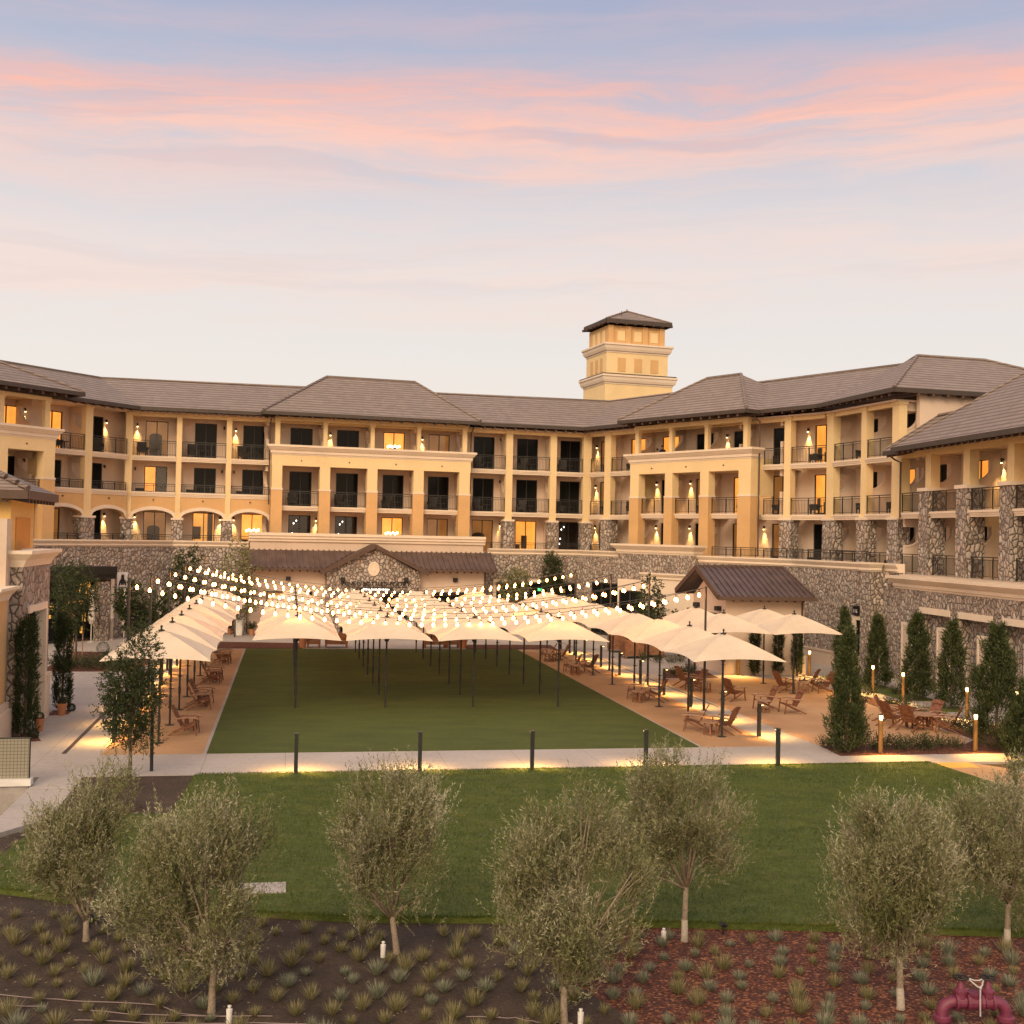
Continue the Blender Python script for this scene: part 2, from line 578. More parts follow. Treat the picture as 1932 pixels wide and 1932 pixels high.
# ------------------------------------------------------------------ mesh helpers
class MB:
    def __init__(self):
        self.v, self.f = [], []

    def poly(self, *pts):
        i = len(self.v)
        self.v.extend(tuple(p) for p in pts)
        self.f.append(tuple(range(i, i + len(pts))))
        return self

    def hexa(self, b4, t4):
        i = len(self.v)
        self.v.extend(tuple(p) for p in b4)
        self.v.extend(tuple(p) for p in t4)
        self.f += [(i + 3, i + 2, i + 1, i), (i + 4, i + 5, i + 6, i + 7)]
        for k in range(4):
            j = (k + 1) % 4
            self.f.append((i + k, i + j, i + 4 + j, i + 4 + k))
        return self

    def box(self, x0, x1, y0, y1, z0, z1):
        q = [(x0, y0), (x1, y0), (x1, y1), (x0, y1)]
        return self.hexa([(x, y, z0) for x, y in q], [(x, y, z1) for x, y in q])

    def bar(self, a, b, w, h=None, up=(0, 0, 1)):
        a, b = Vector(a), Vector(b)
        h = h or w
        d = (b - a).normalized()
        s = d.cross(Vector(up))
        if s.length < 1e-4:
            s = d.cross(Vector((1, 0, 0)))
        s.normalize()
        u = s.cross(d)
        s, u = s * w / 2, u * h / 2
        return self.hexa([a - s - u, a + s - u, a + s + u, a - s + u], [b - s - u, b + s - u, b + s + u, b - s + u])

    def prism(self, pts2, fn):
        """pts2: 2D polygon; fn(p, k) -> 3D point for the two ends k = 0, 1"""
        n = len(pts2)
        i = len(self.v)
        for k in (0, 1):
            self.v.extend(tuple(fn(p, k)) for p in pts2)
        self.f.append(tuple(range(i + n - 1, i - 1, -1)))
        self.f.append(tuple(range(i + n, i + 2 * n)))
        for k in range(n):
            j = (k + 1) % n
            self.f.append((i + k, i + j, i + n + j, i + n + k))
        return self

    def tube(self, pts, rad, seg=6, cap=True):
        pts = [Vector(p) for p in pts]
        if not hasattr(rad, '__len__'):
            rad = [rad] * len(pts)
        i0 = len(self.v)
        ref = Vector((.31, .87, .38))
        for k, p in enumerate(pts):
            t = (pts[min(k + 1, len(pts) - 1)] - pts[max(k - 1, 0)])
            if t.length < 1e-9:
                t = Vector((0, 0, 1))
            t.normalize()
            s = t.cross(ref)
            if s.length < 1e-3:
                s = t.cross(Vector((1, 0, 0)))
            s.normalize()
            u = s.cross(t)
            for q in range(seg):
                a = 2 * pi * q / seg
                self.v.append(tuple(p + (s * cos(a) + u * sin(a)) * rad[k]))
        for k in range(len(pts) - 1):
            for q in range(seg):
                r = (q + 1) % seg
                self.f.append((i0 + k * seg + q, i0 + k * seg + r, i0 + (k + 1) * seg + r, i0 + (k + 1) * seg + q))
        if cap:
            self.f.append(tuple(i0 + q for q in reversed(range(seg))))
            e = i0 + (len(pts) - 1) * seg
            self.f.append(tuple(e + q for q in range(seg)))
        return self

    def lathe(self, prof, seg=16, c=(0, 0, 0)):
        i0 = len(self.v)
        for r, z in prof:
            for q in range(seg):
                a = 2 * pi * q / seg
                self.v.append((c[0] + r * cos(a), c[1] + r * sin(a), c[2] + z))
        for k in range(len(prof) - 1):
            for q in range(seg):
                r = (q + 1) % seg
                self.f.append((i0 + k * seg + q, i0 + k * seg + r, i0 + (k + 1) * seg + r, i0 + (k + 1) * seg + q))
        self.f.append(tuple(i0 + q for q in reversed(range(seg))))
        e = i0 + (len(prof) - 1) * seg
        self.f.append(tuple(e + q for q in range(seg)))
        return self

    def sweep(self, path, prof, closed=True, cap=True):
        """path: plan points going left to right seen from the courtyard; prof: (out, z), out towards the courtyard"""
        rows = [offset_line(path, -o) for o, _ in prof]
        i0 = len(self.v)
        n = len(path)
        for r, (o, z) in zip(rows, prof):
            self.v.extend((p[0], p[1], z) for p in r)
        m_ = len(prof)
        for k in range(m_ if closed else m_ - 1):
            k2 = (k + 1) % m_
            for j in range(n - 1):
                self.f.append((i0 + k * n + j, i0 + k * n + j + 1, i0 + k2 * n + j + 1, i0 + k2 * n + j))
        if cap:
            self.f.append(tuple(i0 + k * n for k in range(m_)))
            self.f.append(tuple(i0 + k * n + n - 1 for k in reversed(range(m_))))
        return self

    def mesh(self, name, mat, smooth=False):
        me = bpy.data.meshes.new(name)
        me.from_pydata([tuple(p) for p in self.v], [], self.f)
        me.materials.append(mat)
        if smooth:
            me.polygons.foreach_set('use_smooth', [True] * len(me.polygons))
        me.update()
        return me

    def build(self, name, mat, parent=None, smooth=False, loc=None, rz=0, rot=None):
        o = bpy.data.objects.new(name, self.mesh(name, mat, smooth))
        COL.objects.link(o)
        if parent is not None:
            o.parent = parent
        if loc is not None:
            o.location = loc
        elif parent is not None and parent.get('abs'):
            r = parent if 'off' in parent.keys() else parent.parent
            o.location = tuple(-q for q in parent['off']) if 'off' in parent.keys() else (0, 0, 0)
        if rz:
            o.rotation_euler[2] = rz
        return o


def offset_line(path, off):
    """offset to the left (behind) by off, mitred"""
    out = []
    n = len(path)
    for i in range(n):
        p = Vector(path[i])
        ds = []
        if i > 0:
            ds.append((p - Vector(path[i - 1])).normalized())
        if i < n - 1:
            ds.append((Vector(path[i + 1]) - p).normalized())
        ns = [Vector((-d[1], d[0])) for d in ds]
        if len(ns) == 1:
            q = p + ns[0] * off
        else:
            mvec = (ns[0] + ns[1]).normalized()
            q = p + mvec * (off / max(.2, mvec.dot(ns[0])))
        out.append((q[0], q[1]))
    return out


def tag(o, label=None, cat=None, group=None, kind=None):
    if label:
        o['label'] = label
    if cat:
        o['category'] = cat
    if group:
        o['group'] = group
    if kind:
        o['kind'] = kind
    return o


def thing(name, label, cat, loc=(0, 0, 0), rz=0, group=None, absolute=False):
    o = bpy.data.objects.new(name, None)
    o.empty_display_size = .3
    COL.objects.link(o)
    o.location = loc
    o.rotation_euler[2] = rz
    tag(o, label, cat, group)
    if absolute:            # children are modelled in world coordinates
        o['abs'] = 1
        o['off'] = tuple(loc)
    return o


def subpart(parent):
    parent['abs'] = 1
    return parent


def dup(root, loc=None, rz=None, label=None, group=None):
    c = root.copy()
    COL.objects.link(c)
    if loc is not None:
        c.location = loc
    if rz is not None:
        c.rotation_euler[2] = rz
    if label:
        c['label'] = label
    if group:
        c['group'] = group
    for ch in list(root.children):
        k = ch.copy()
        COL.objects.link(k)
        k.parent = c
        for g in list(ch.children):
            q = g.copy()
            COL.objects.link(q)
            q.parent = k
    return c


ORD = ['first', 'second', 'third', 'fourth', 'fifth', 'sixth', 'seventh', 'eighth', 'ninth', 'tenth', 'eleventh', 'twelfth', 'thirteenth', 'fourteenth', 'fifteenth', 'sixteenth']
PSI = .1863
AX, AY = Vector((cos(PSI), sin(PSI))), Vector((-sin(PSI), cos(PSI)))
ORG = Vector((-9.35, 36.78))


def L(a, b, z=0.0):
    p = ORG + AX * a + AY * b
    return Vector((p[0], p[1], z))


class Fac:
    def __init__(s, A, B):
        s.A, s.B = Vector(A), Vector(B)
        s.len = (s.B - s.A).length
        s.d = (s.B - s.A).normalized()
        s.n = Vector((-s.d[1], s.d[0]))

    def P(s, u, o, z):
        p = s.A + s.d * u + s.n * o
        return (p[0], p[1], z)

    def p2(s, u, o):
        p = s.A + s.d * u + s.n * o
        return (p[0], p[1])

    def box(s, mb, u0, u1, o0, o1, z0, z1):
        q = [(u0, o0), (u1, o0), (u1, o1), (u0, o1)]
        return mb.hexa([s.P(u, o, z0) for u, o in q], [s.P(u, o, z1) for u, o in q])

    @property
    def ang(s):
        return atan2(s.d[1], s.d[0])


CA, CB = (-25.85, 79.9), (5.7, 90.0)
R1B, R2B, R3A, R3B = (19.35, 72.1), (21.3, 65.3), (21.0, 64.5), (22.5, 52.6)
L1A = (-29.0, 74.1)
FC, F1, F2, F3, FL = Fac(CA, CB), Fac(CB, R1B), Fac(R1B, R2B), Fac(R3A, R3B), Fac(L1A, CA)
ZT, ZM, ZU, ZEAVE = 5.42, 8.68, 11.92, 15.2

# ------------------------------------------------------------------ ground


def ground(name, poly, z, mat, thick=.9, kind='structure', label=None):
    mb = MB()
    mb.prism(poly, lambda p, k: (p[0], p[1], z - thick if k == 0 else z))
    o = mb.build(name, mat, loc=(ORG[0], ORG[1], 0), rz=PSI)
    return tag(o, label, None, None, kind)


g = MB()
g.poly((-700, -500, -1), (700, -500, -1), (700, 900, -1), (-700, 900, -1))
tag(g.build('ground', M_SOIL), kind='structure')
# concrete paving of the whole courtyard
ground('pavement', [(-4.3, -3.2), (-3.16, -3.2), (22.8, -3.2), (24.05, -3.2), (34, -3.2), (46, 4), (46, 62), (-34, 62), (-34, -3.2)], 0.0, M_CONC)
ground('path', [(-4.3, -9.9), (-3.10, -8.0), (-3.16, -3.2), (-4.3, -3.2)], -.004, M_CONC)
ground('path', [(22.85, -3.2), (23.15, -7.3), (28, -13), (31, -10), (26.2, -6.2), (24.05, -3.2)], -.004, M_DG)
ground('path', [(22.9, -3.22), (22.86, -4.0), (23.95, -4.05), (24.02, -3.22)], .002, M_TACTILE, .01)
# strips of decomposed granite, turf and planting beds
ground('granite_strip', [(-3.17, 0), (-.12, 0), (-.12, 33), (-3.17, 33)], .004, M_DG, .02)
ground('granite_strip', [(16.25, 0), (19.0, 0), (19.0, 33.1), (16.25, 33.1)], .004, M_DG, .02)
ground('granite_terrace', [(20.4, 0), (25.9, 0), (26.7, .9), (27.25, 9.7), (28.0, 15.4), (27.7, 18.6), (20.4, 18.6)], .004, M_DG, .02)
ground('turf', [(0, 0), (16.1, 0), (16.25, 33.1), (0, 33.1)], .028, M_TURF, .05)
ground('drain_channel', [(-4.36, .3), (-4.22, .3), (-4.22, 32), (-4.36, 32)], .004, M_FASCIA, .02)
ground('drain_channel', [(20.14, 9), (20.22, 9), (20.22, 40), (20.14, 40)], .005, M_FASCIA, .02)
ground('mulch_bed', [(-1.7, 33.25), (3.3, 33.25), (3.3, 36.6), (-1.7, 37.3)], .03, M_MULCH, .05)
ground('mulch_bed', [(13.2, 33.25), (18.8, 33.25), (19.0, 36.0), (13.2, 36.0)], .03, M_MULCH, .05)
ground('mulch_bed', [(20.45, -.06), (20.3, -1.85), (30, -1.75), (31.5, 3.2), (29.0, 4.0), (27.95, 2.85), (28.1, 5.2), (28.9, 8.4), (28.1, 13), (27.3, 9.5), (26.8, .8), (25.9, -.06)], .01, M_MULCH, .05)
ground('mulch_bed', [(20.95, 18.8), (23.9, 18.9), (24.3, 21.9), (22.4, 22.6)], .01, M_MULCH, .05)
ground('mulch_bed', [(29.5, 10.6), (31.1, 10.3), (31.3, 19), (29.6, 19.4)], .01, M_LAWN, .05)
ground('mulch_bed', [(29.3, 7.15), (30.3, 7.2), (31.1, 8.8), (29.35, 8.5)], .01, M_LAWN, .05)
ground('mulch_bed', [(24.4, -3.4), (33, -3.3), (38, -12), (31, -10), (26.2, -6.2)], -.03, M_SOIL, .5)
ground('mulch_bed', [(-9.2, 21.8), (-5.1, 21.8), (-4.4, 26), (-6.2, 30.5), (-9.2, 31)], .04, M_MULCH, .1)
ground('mulch_bed', [(-6.28, 7.95), (-5.55, 8.25), (-5.6, 9.3), (-6.28, 9.3)], .006, M_MULCH, .01)
ground('mulch_bed', [(-6.7, 2.2), (-5.4, 2.6), (-5.9, 4.2), (-6.5, 4.2)], .006, M_MULCH, .01)
# lower garden: near lawn and planted beds
LAWN_POLY = [(-.12, -3.25), (22.75, -3.05), (23.05, -7.3), (27.9, -13.05), (30, -21.5), (20, -19.4), (15.6, -18.5), (12.4, -17.8), (8.8, -17.1), (6.7, -16.65), (3.8, -16.25), (1.7, -15.65), (-.7, -14.95),
             (-2.1, -14.15), (-3.0, -13.7), (-3.6, -13.0), (-3.12, -7.85), (-.35, -7.95), (-.25, -7.0)]
ground('lawn', LAWN_POLY, .02, M_LAWN, .14)
ground('soil_bed', [(-3.12, -3.25), (-.14, -3.25), (-.27, -7.0), (-.37, -7.93), (-3.1, -7.83)], -.01, M_SOIL, .5)
BED_SPLIT = [(8.6, -16.4), (8.2, -18.2), (6.9, -19.3), (7.5, -21), (6.6, -23), (6.6, -40)]
ground('soil_bed', [(-4.25, -10.0), (-3.1, -8.02), (-3.6, -12.9), (-1, -14), (4, -15.8)] + BED_SPLIT + [(-14, -40), (-14, -13)], -.10, M_SOIL, .8)
ground('mulch_bed', BED_SPLIT[::-1] + [(31, -21), (40, -24), (40, -40)], -.10, M_MULCH, .8)
mb = MB()
rr = random.Random(3)
npt = 26
ring = []
mb.v.append((0, 0, .42))
for k in range(1, 7):
    for q in range(npt):
        a = 2 * pi * q / npt
        r = k / 6
        h = .42 * (1 - r) ** .8 * (1 + .35 * (rr.random() - .5)) - (.03 if k == 6 else 0)
        mb.v.append((.85 * r * cos(a) * (1 + .1 * rr.random()), .6 * r * sin(a) * (1 + .1 * rr.random()), h))
for q in range(npt):
    mb.f.append((0, 1 + q, 1 + (q + 1) % npt))
    for k in range(5):
        i0, i1 = 1 + k * npt, 1 + (k + 1) * npt
        mb.f.append((i0 + q, i1 + q, i1 + (q + 1) % npt, i0 + (q + 1) % npt))
tag(mb.build('dirt_mound', M_SOIL, loc=L(-1.9, -7.2, -.02)), 'dark mound of loose dirt in the bare bed left of the lawn', 'dirt mound')
mb = MB()
mb.box(-.5, .42, -.34, .34, 0, .02)
o = mb.build('concrete_pad', M_CONC, loc=L(2.05, -14.35, .018), rz=PSI)
tag(o, 'flat concrete pad set in the near lawn beside the bed edge', 'concrete pad')

# ------------------------------------------------------------------ the hotel
HOT = thing('hotel', 'long cream and tan hotel with tiled roofs, balconies, square tower and stone podium', 'hotel', (0, 90, 0), absolute=True)


def wall_panel(F, u0, u1, z0, z1, holes, off, mat, name='wall', depth=.18):
    us = sorted({u0, u1, *[h[0] for h in holes], *[h[1] for h in holes]})
    zs = sorted({z0, z1, *[h[2] for h in holes], *[h[3] for h in holes]})
    mb = MB()
    for a, b in zip(us, us[1:]):
        for c, d in zip(zs, zs[1:]):
            if any(h[0] - 1e-6 <= a and b <= h[1] + 1e-6 and h[2] - 1e-6 <= c and d <= h[3] + 1e-6 for h in holes):
                continue
            mb.poly(F.P(a, off, c), F.P(b, off, c), F.P(b, off, d), F.P(a, off, d))
    for a, b, c, d in holes:
        e = off + depth
        mb.poly(F.P(a, off, c), F.P(a, off, d), F.P(a, e, d), F.P(a, e, c))
        mb.poly(F.P(b, off, d), F.P(b, off, c), F.P(b, e, c), F.P(b, e, d))
        mb.poly(F.P(a, off, d), F.P(b, off, d), F.P(b, e, d), F.P(a, e, d))
        mb.poly(F.P(a, off, c), F.P(a, e, c), F.P(b, e, c), F.P(b, off, c))
    return mb.build(name, mat, HOT)


def rooms_add(F, u0, u1, z0, z1, off, kind, par):
    """a shallow lit room behind a glazed door"""
    d = 1.3
    m = M_ROOM if kind in ('lit', 'chand', 'art', 'half', 'lamp') else M_ROOMDIM
    mb = MB()
    a, b = u0 - .25, u1 + .25
    if kind == 'half':
        b = (u0 + u1) / 2 - .02
    e0, e1 = off + .03, off + d
    c0, c1 = z0 + .0, z1 + .12
    mb.poly(F.P(a, e1, c0), F.P(b, e1, c0), F.P(b, e1, c1), F.P(a, e1, c1))
    mb.poly(F.P(a, e0, c0), F.P(a, e1, c0), F.P(a, e1, c1), F.P(a, e0, c1))
    mb.poly(F.P(b, e1, c0), F.P(b, e0, c0), F.P(b, e0, c1), F.P(b, e1, c1))
    mb.poly(F.P(a, e0, c1), F.P(a, e1, c1), F.P(b, e1, c1), F.P(b, e0, c1))
    mb.poly(F.P(a, e0, c0), F.P(b, e0, c0), F.P(b, e1, c0), F.P(a, e1, c0))
    mb.build('lit_room', m, par)
    fu = MB()
    w = u1 - u0
    if kind == 'arch':
        n = 10
        prof = [(u0 + w * .18, z0), (u0 + w * .74, z0)] + [(u0 + w * .46 + w * .28 * cos(pi * k / n), z0 + 1.45 + .22 * sin(pi * k / n)) for k in range(n + 1)]
        fu.prism(prof, lambda p, k: F.P(p[0], off + .7 + .1 * k, p[1]))
    elif kind == 'art':
        F.box(fu, u0 + w * .06, u0 + w * .42, off + 1.2, off + 1.25, z0 + .75, z0 + 1.65)
        F.box(fu, u0 + w * .72, u0 + w * .95, off + .8, off + 1.2, z0, z1)
    elif kind in ('lit', 'lamp', 'chand', 'half'):
        F.box(fu, u0 + w * .05, u0 + w * .38, off + .7, off + 1.2, z0, z0 + .8)
        F.box(fu, u0 + w * .55, u0 + w * .8, off + 1.1, off + 1.2, z0 + .5, z0 + 1.5)
    if fu.v:
        fu.build('furniture', M_ROOMFURN, par)
    if kind in ('chand', 'lamp'):
        ch = MB()
        if kind == 'chand':
            for k in range(6):
                c = F.P(u0 + w * (.30 + .11 * k), off + .5, z0 + (1.42 if z1 - z0 > 2 else .9) + (.07 if k % 2 else 0))
                ch.lathe([(.02, -.09), (.07, -.05), (.075, .03), (.03, .1)], 6, c)
        else:
            ch.lathe([(.12, -.14), (.09, .14)], 8, F.P(u0 + w * .66, off + .6, z0 + .95))
        ch.build('chandelier' if kind == 'chand' else 'table_lamp', M_CHAND, par)


def door(F, u0, u1, z0, z1, off, kind='dark'):
    """a sliding balcony door: frame, pane(s), and whatever the lit room shows"""
    e = off + .06
    mb = MB()
    t = .055
    F.box(mb, u0, u0 + t, e, e + .07, z0, z1)
    F.box(mb, u1 - t, u1, e, e + .07, z0, z1)
    F.box(mb, u0 + t, u1 - t, e, e + .07, z1 - t, z1)
    F.box(mb, u0 + t, u1 - t, e, e + .07, z0, z0 + t)
    um = (u0 + u1) / 2
    F.box(mb, um - .03, um + .03, e, e + .07, z0 + t, z1 - t)
    d = mb.build('balcony_door', M_RAIL, HOT)
    lit = kind not in ('dark', 'sparkle')
    pa = MB()
    pa.poly(F.P(u0 + t, e + .03, z0 + t), F.P(um - .03, e + .03, z0 + t), F.P(um - .03, e + .03, z1 - t), F.P(u0 + t, e + .03, z1 - t))
    pa.poly(F.P(um + .03, e + .035, z0 + t), F.P(u1 - t, e + .035, z0 + t), F.P(u1 - t, e + .035, z1 - t), F.P(um + .03, e + .035, z1 - t))
    pa.build('pane', M_CLEAR if lit or kind == 'sparkle' else M_GLASS, d)
    if kind == 'half':
        cu = MB()  # black slab added behind the pane so the unlit half reads dark
        F.box(cu, um, u1 - t, e + .05, e + .1, z0 + t, z1 - t)
        cu.build('dark_backing', M_BLACK, d)
    if lit:
        rooms_add(F, u0, u1, z0, z1, off + .18, kind, d)
    elif kind == 'sparkle':
        mb = MB()
        F.box(mb, u0 - .2, u1 + .2, off + 1.4, off + 1.45, z0, z1 + .1)
        F.box(mb, u0 - .2, u1 + .2, off + .2, off + 1.4, z1 + .02, z1 + .1)
        F.box(mb, u0 - .2, u0 - .1, off + .2, off + 1.4, z0, z1)
        F.box(mb, u1 + .1, u1 + .2, off + .2, off + 1.4, z0, z1)
        mb.build('dark_room', M_ROOMFURN, d)
        ch = MB()
        for a, c in ((.22, .5), (.25, .8), (.30, 1.35), (.42, 1.5)):
            ch.lathe([(.02, -.06), (.045, 0), (.02, .06)], 6, F.P(u0 + (u1 - u0) * a, off + .8, z0 + (z1 - z0) * min(.9, c * .5 + .1)))
        ch.build('ceiling_lamp', M_WHITEGLOW, d)
    return d


def railing(F, u0, u1, off, z0, h=1.07, zl=None):
    mb = MB()
    zb = z0 + .1
    F.box(mb, u0, u1, off - .025, off + .025, z0 + h - .045, z0 + h)
    F.box(mb, u0, u1, off - .012, off + .012, z0 + h - .16, z0 + h - .13)
    F.box(mb, u0, u1, off - .012, off + .012, zb, zb + .03)
    n = max(2, int((u1 - u0) / .115))
    for k in range(1, n):
        u = u0 + (u1 - u0) * k / n
        F.box(mb, u - .008, u + .008, off - .008, off + .008, zb + .03, z0 + h - .16)
    n = max(1, round((u1 - u0) / 1.15))
    for k in range(n + 1):
        u = u0 + (u1 - u0) * k / n
        u = min(max(u, u0 + .02), u1 - .02)
        F.box(mb, u - .02, u + .02, off - .022, off + .022, z0 - .02, z0 + h - .045)
    return mb.build('railing', M_RAIL, HOT)


def slab(F, u0, u1, z1, off=0.0, back=1.75, h=.32):
    mb = MB()
    F.box(mb, u0, u1, off + .06, back, z1 - h, z1 - .004)
    F.box(mb, u0, u1, off - .03, off + .06, z1 - h, z1 - h * .68)
    F.box(mb, u0, u1, off - .07, off + .06, z1 - h * .68, z1 - h * .36)
    F.box(mb, u0, u1, off - .12, off + .06, z1 - h * .36, z1)
    return mb.build('balcony_slab', M_TRIM, HOT)


def pillar(F, u0, u1, o0, o1, z0, z1, mat, cap=0.0, name='pillar'):
    mb = MB()
    F.box(mb, u0, u1, o0, o1, z0, z1 - (.16 if cap else 0))
    if cap:
        F.box(mb, u0 - cap, u1 + cap, o0 - cap, o1 + cap, z1 - .16, z1)
    return mb.build(name, mat, HOT)


SCONCE_LIT = []


def sconce(F, u, z, off=1.75, lit=True, power=3.2):
    mb = MB()
    c = F.P(u, off - .13, z)
    mb.lathe([(.035, .10), (.05, .06), (.055, -.12), (.045, -.12)], 8, c)
    F.box(mb, u - .035, u + .035, off - .10, off - .002, z - .02, z + .08)
    s = mb.build('wall_sconce', M_BLACK, HOT)
    if lit:
        ml = MB()
        ml.lathe([(.043, -.125), (.04, -.15), (.01, -.16)], 8, c)
        ml.build('lamp_lens', M_SCONCE, s)
        ld = bpy.data.lights.new('sconce_lamp', 'SPOT')
        ld.energy = power * 105
        ld.color = (1, .60, .19)
        ld.spot_size = radians(52)
        ld.spot_blend = .9
        ld.shadow_soft_size = .05
        lo = bpy.data.objects.new('sconce_lamp', ld)
        COL.objects.link(lo)
        lo.location = F.P(u, off - .13, z - .19)
        tgt = Vector(F.P(u, off - .02, z - 2.0))
        lo.rotation_euler = (tgt - Vector(lo.location)).to_track_quat('-Z', 'Y').to_euler()
    return s


def partition(F, u, f, c, w=.09):
    h = c - f
    pr = [(.3, 0), (1.75, 0), (1.75, h), (.3, h), (.3, 2.5), (1.32, 2.5), (1.32, 2.08), (1.24, 1.92), (1.06, 1.72), (.86, 1.58), (.6, 1.52), (.3, 1.5)]
    mb = MB()
    mb.prism(pr, lambda p, k: F.P(u - w + 2 * w * k, p[0], f + p[1]))
    # raised scroll moulding round the opening
    path = [(.35, 2.54), (1.36, 2.54), (1.36, 2.06), (1.28, 1.88), (1.09, 1.67), (.88, 1.53), (.62, 1.47), (.35, 1.45)]
    for s in (-1, 1):
        for a, b in zip(path, path[1:]):
            mb.bar(F.P(u + s * (w + .02), a[0], f + a[1]), F.P(u + s * (w + .02), b[0], f + b[1]), .03, .08)
    return mb.build('partition_wall', M_BEIGE, HOT)


def cornice(path, z0, z1, out, name='cornice', mat=None, inner=-.3):
    h = z1 - z0
    pr = [(inner, z0), (.02, z0), (.05, z0 + .14 * h), (.10, z0 + .18 * h), (.30 * out, z0 + .42 * h), (.42 * out, z0 + .46 * h), (.80 * out, z0 + .70 * h), (.86 * out, z0 + .76 * h), (out, z0 + .80 * h), (out, z1), (inner, z1)]
    mb = MB()
    mb.sweep(path, pr[::-1])
    return mb.build(name, mat or M_TRIM, HOT)


def rafters(F, u0, u1, o0, o1, z0, z1, step=.82, w=.14, h=.2):
    mb = MB()
    n = int((u1 - u0) / step)
    for k in range(n + 1):
        u = u0 + (u1 - u0) * (k + .5) / (n + 1)
        q = [(u - w / 2, o0), (u + w / 2, o0), (u + w / 2, o1), (u - w / 2, o1)]
        zs = [z0, z0, z1, z1]
        mb.hexa([F.P(a, o, z - h) for (a, o), z in zip(q, zs)], [F.P(a, o, z) for (a, o), z in zip(q, zs)])
    return mb.build('rafter_tails', M_TIMBER, HOT)


def roof_part(polys, name='roof', mat=None, thick=.12, par=None):
    mb = MB()
    for p in polys:
        q = [Vector(x) for x in p]
        mb.poly(*q)
        mb.poly(*[x - Vector((0, 0, thick)) for x in reversed(q)])
        for a, b in zip(q, q[1:] + q[:1]):
            mb.poly(a, a - Vector((0, 0, thick)), b - Vector((0, 0, thick)), b)
    return mb.build(name, mat or M_TILE, par or HOT)


def gutter(pts, parent, h=.24, w=.14):
    mb = MB()
    for a, b in zip(pts, pts[1:]):
        mb.bar(Vector(a) - Vector((0, 0, .14)), Vector(b) - Vector((0, 0, .14)), w, h)
    return mb.build('gutter', M_FASCIA, parent)


def ridge_cap(a, b, parent, r=.11):
    mb = MB()
    mb.tube([Vector(a) + Vector((0, 0, .03)), Vector(b) + Vector((0, 0, .03))], r, 6)
    return mb.build('ridge_cap', M_TILE, parent)


def soffit(F, u0, u1, o0, o1, z, mat=None):
    mb = MB()
    F.box(mb, u0, u1, o0, o1, z, z + .1)
    return mb.build('soffit', mat or M_BEIGE, HOT)


# --- C wing (straight range facing the lawn) and L wing
WOFF = 1.75
C_doors = [(.77, 2.29), (4.1, 5.61), (7.43, 8.98), (10.77, 12.37), (14.14, 15.77), (17.6, 19.19), (21.04, 22.66), (24.54, 26.2), (28.0, 29.7), (31.55, 33.2)]
KT = ['arch', 'dark', 'dark', 'dark', 'dark', 'chand', 'dim', 'dark', 'dark', 'dark']
KM = ['half', 'dark', 'dark', 'dark', 'dark', 'dark', 'dark', 'dark', 'dark', 'dark']
KG = ['arch', 'art', 'chand', 'sparkle', 'sparkle', 'chand', 'dim', 'arch', 'lit', 'sparkle']
holes = []
for (a, b), kt, km, kg in zip(C_doors, KT, KM, KG):
    for k, z0, z1 in ((kt, 12.0, 14.46), (km, 8.78, 11.3), (kg, 5.52, 8.14)):
        holes.append((a, b, z0, z1))
        door(FC, a, b, z0, z1, WOFF, k)
wall_panel(FC, -.71, 34.36, ZT, 15.3, holes, WOFF, M_BEIGE)
L_doors = [(-2.95, -1.34, 'lit', 'dark', 'dark'), (.55, 2.13, 'lamp', 'dark', 'dim'), (3.98, 5.55, 'dark', 'dark', 'dark')]
holes = []
for a, b, kt, km, kg in L_doors:
    for k, z0, z1 in ((kt, 12.0, 14.46), (km, 8.78, 11.3), (kg, 5.52, 8.14)):
        holes.append((a, b, z0, z1))
        door(FL, a, b, z0, z1, WOFF, k)
wall_panel(FL, -14, 7.31, ZT, 15.3, holes, WOFF, M_BEIGE)

# pillars of the plain bays: stone foot, cream shaft
for u0, u1 in ((-.52, -.06), (2.82, 3.17), (6.16, 6.52)):
    pillar(FC, u0, u1, -.04, .34, 7.72, 14.85, M_CREAM, .05)
    pillar(FC, u0 - .2, u1 + .17, -.14, .55, ZT, 7.58, M_STONE_PIER, 0, 'stone_pier')
    pillar(FC, u0 - .25, u1 + .22, -.19, .6, 7.58, 7.72, M_TRIM, 0, 'pier_cap')
for u0, u1 in ((2.47, 3.05),):
    pillar(FL, u0, u1, -.04, .4, 7.72, 14.85, M_CREAM, .05)
    pillar(FL, u0 - .25, u1 + .25, -.14, .55, ZT, 7.58, M_STONE_PIER, 0, 'stone_pier')
    pillar(FL, u0 - .3, u1 + .3, -.19, .6, 7.58, 7.72, M_TRIM, 0, 'pier_cap')
for u0, u1 in ((26.58, 27.11), (30.1, 30.62), (32.8, 33.45)):
    pillar(FC, u0, u1, -.04, .38, 8.2, 14.85, M_CREAM, .05)
    pillar(FC, u0 - .1, u1 + .14, -.14, .5, ZT, 8.05, M_STONE_PIER, 0, 'stone_pier')
    pillar(FC, u0 - .15, u1 + .19, -.19, .55, 8.05, 8.2, M_TRIM, 0, 'pier_cap')
for F, u0, u1 in ((FC, -.06, 2.82), (FC, 3.17, 6.16), (FC, 6.52, 9.22), (FC, 23.55, 26.58), (FC, 27.11, 30.1), (FC, 30.62, 32.8), (FL, -.9, 2.47), (FL, 3.05, 6.1)):
    slab(F, u0, u1, ZU)
    railing(F, u0 + .02, u1 - .02, .05, ZU)
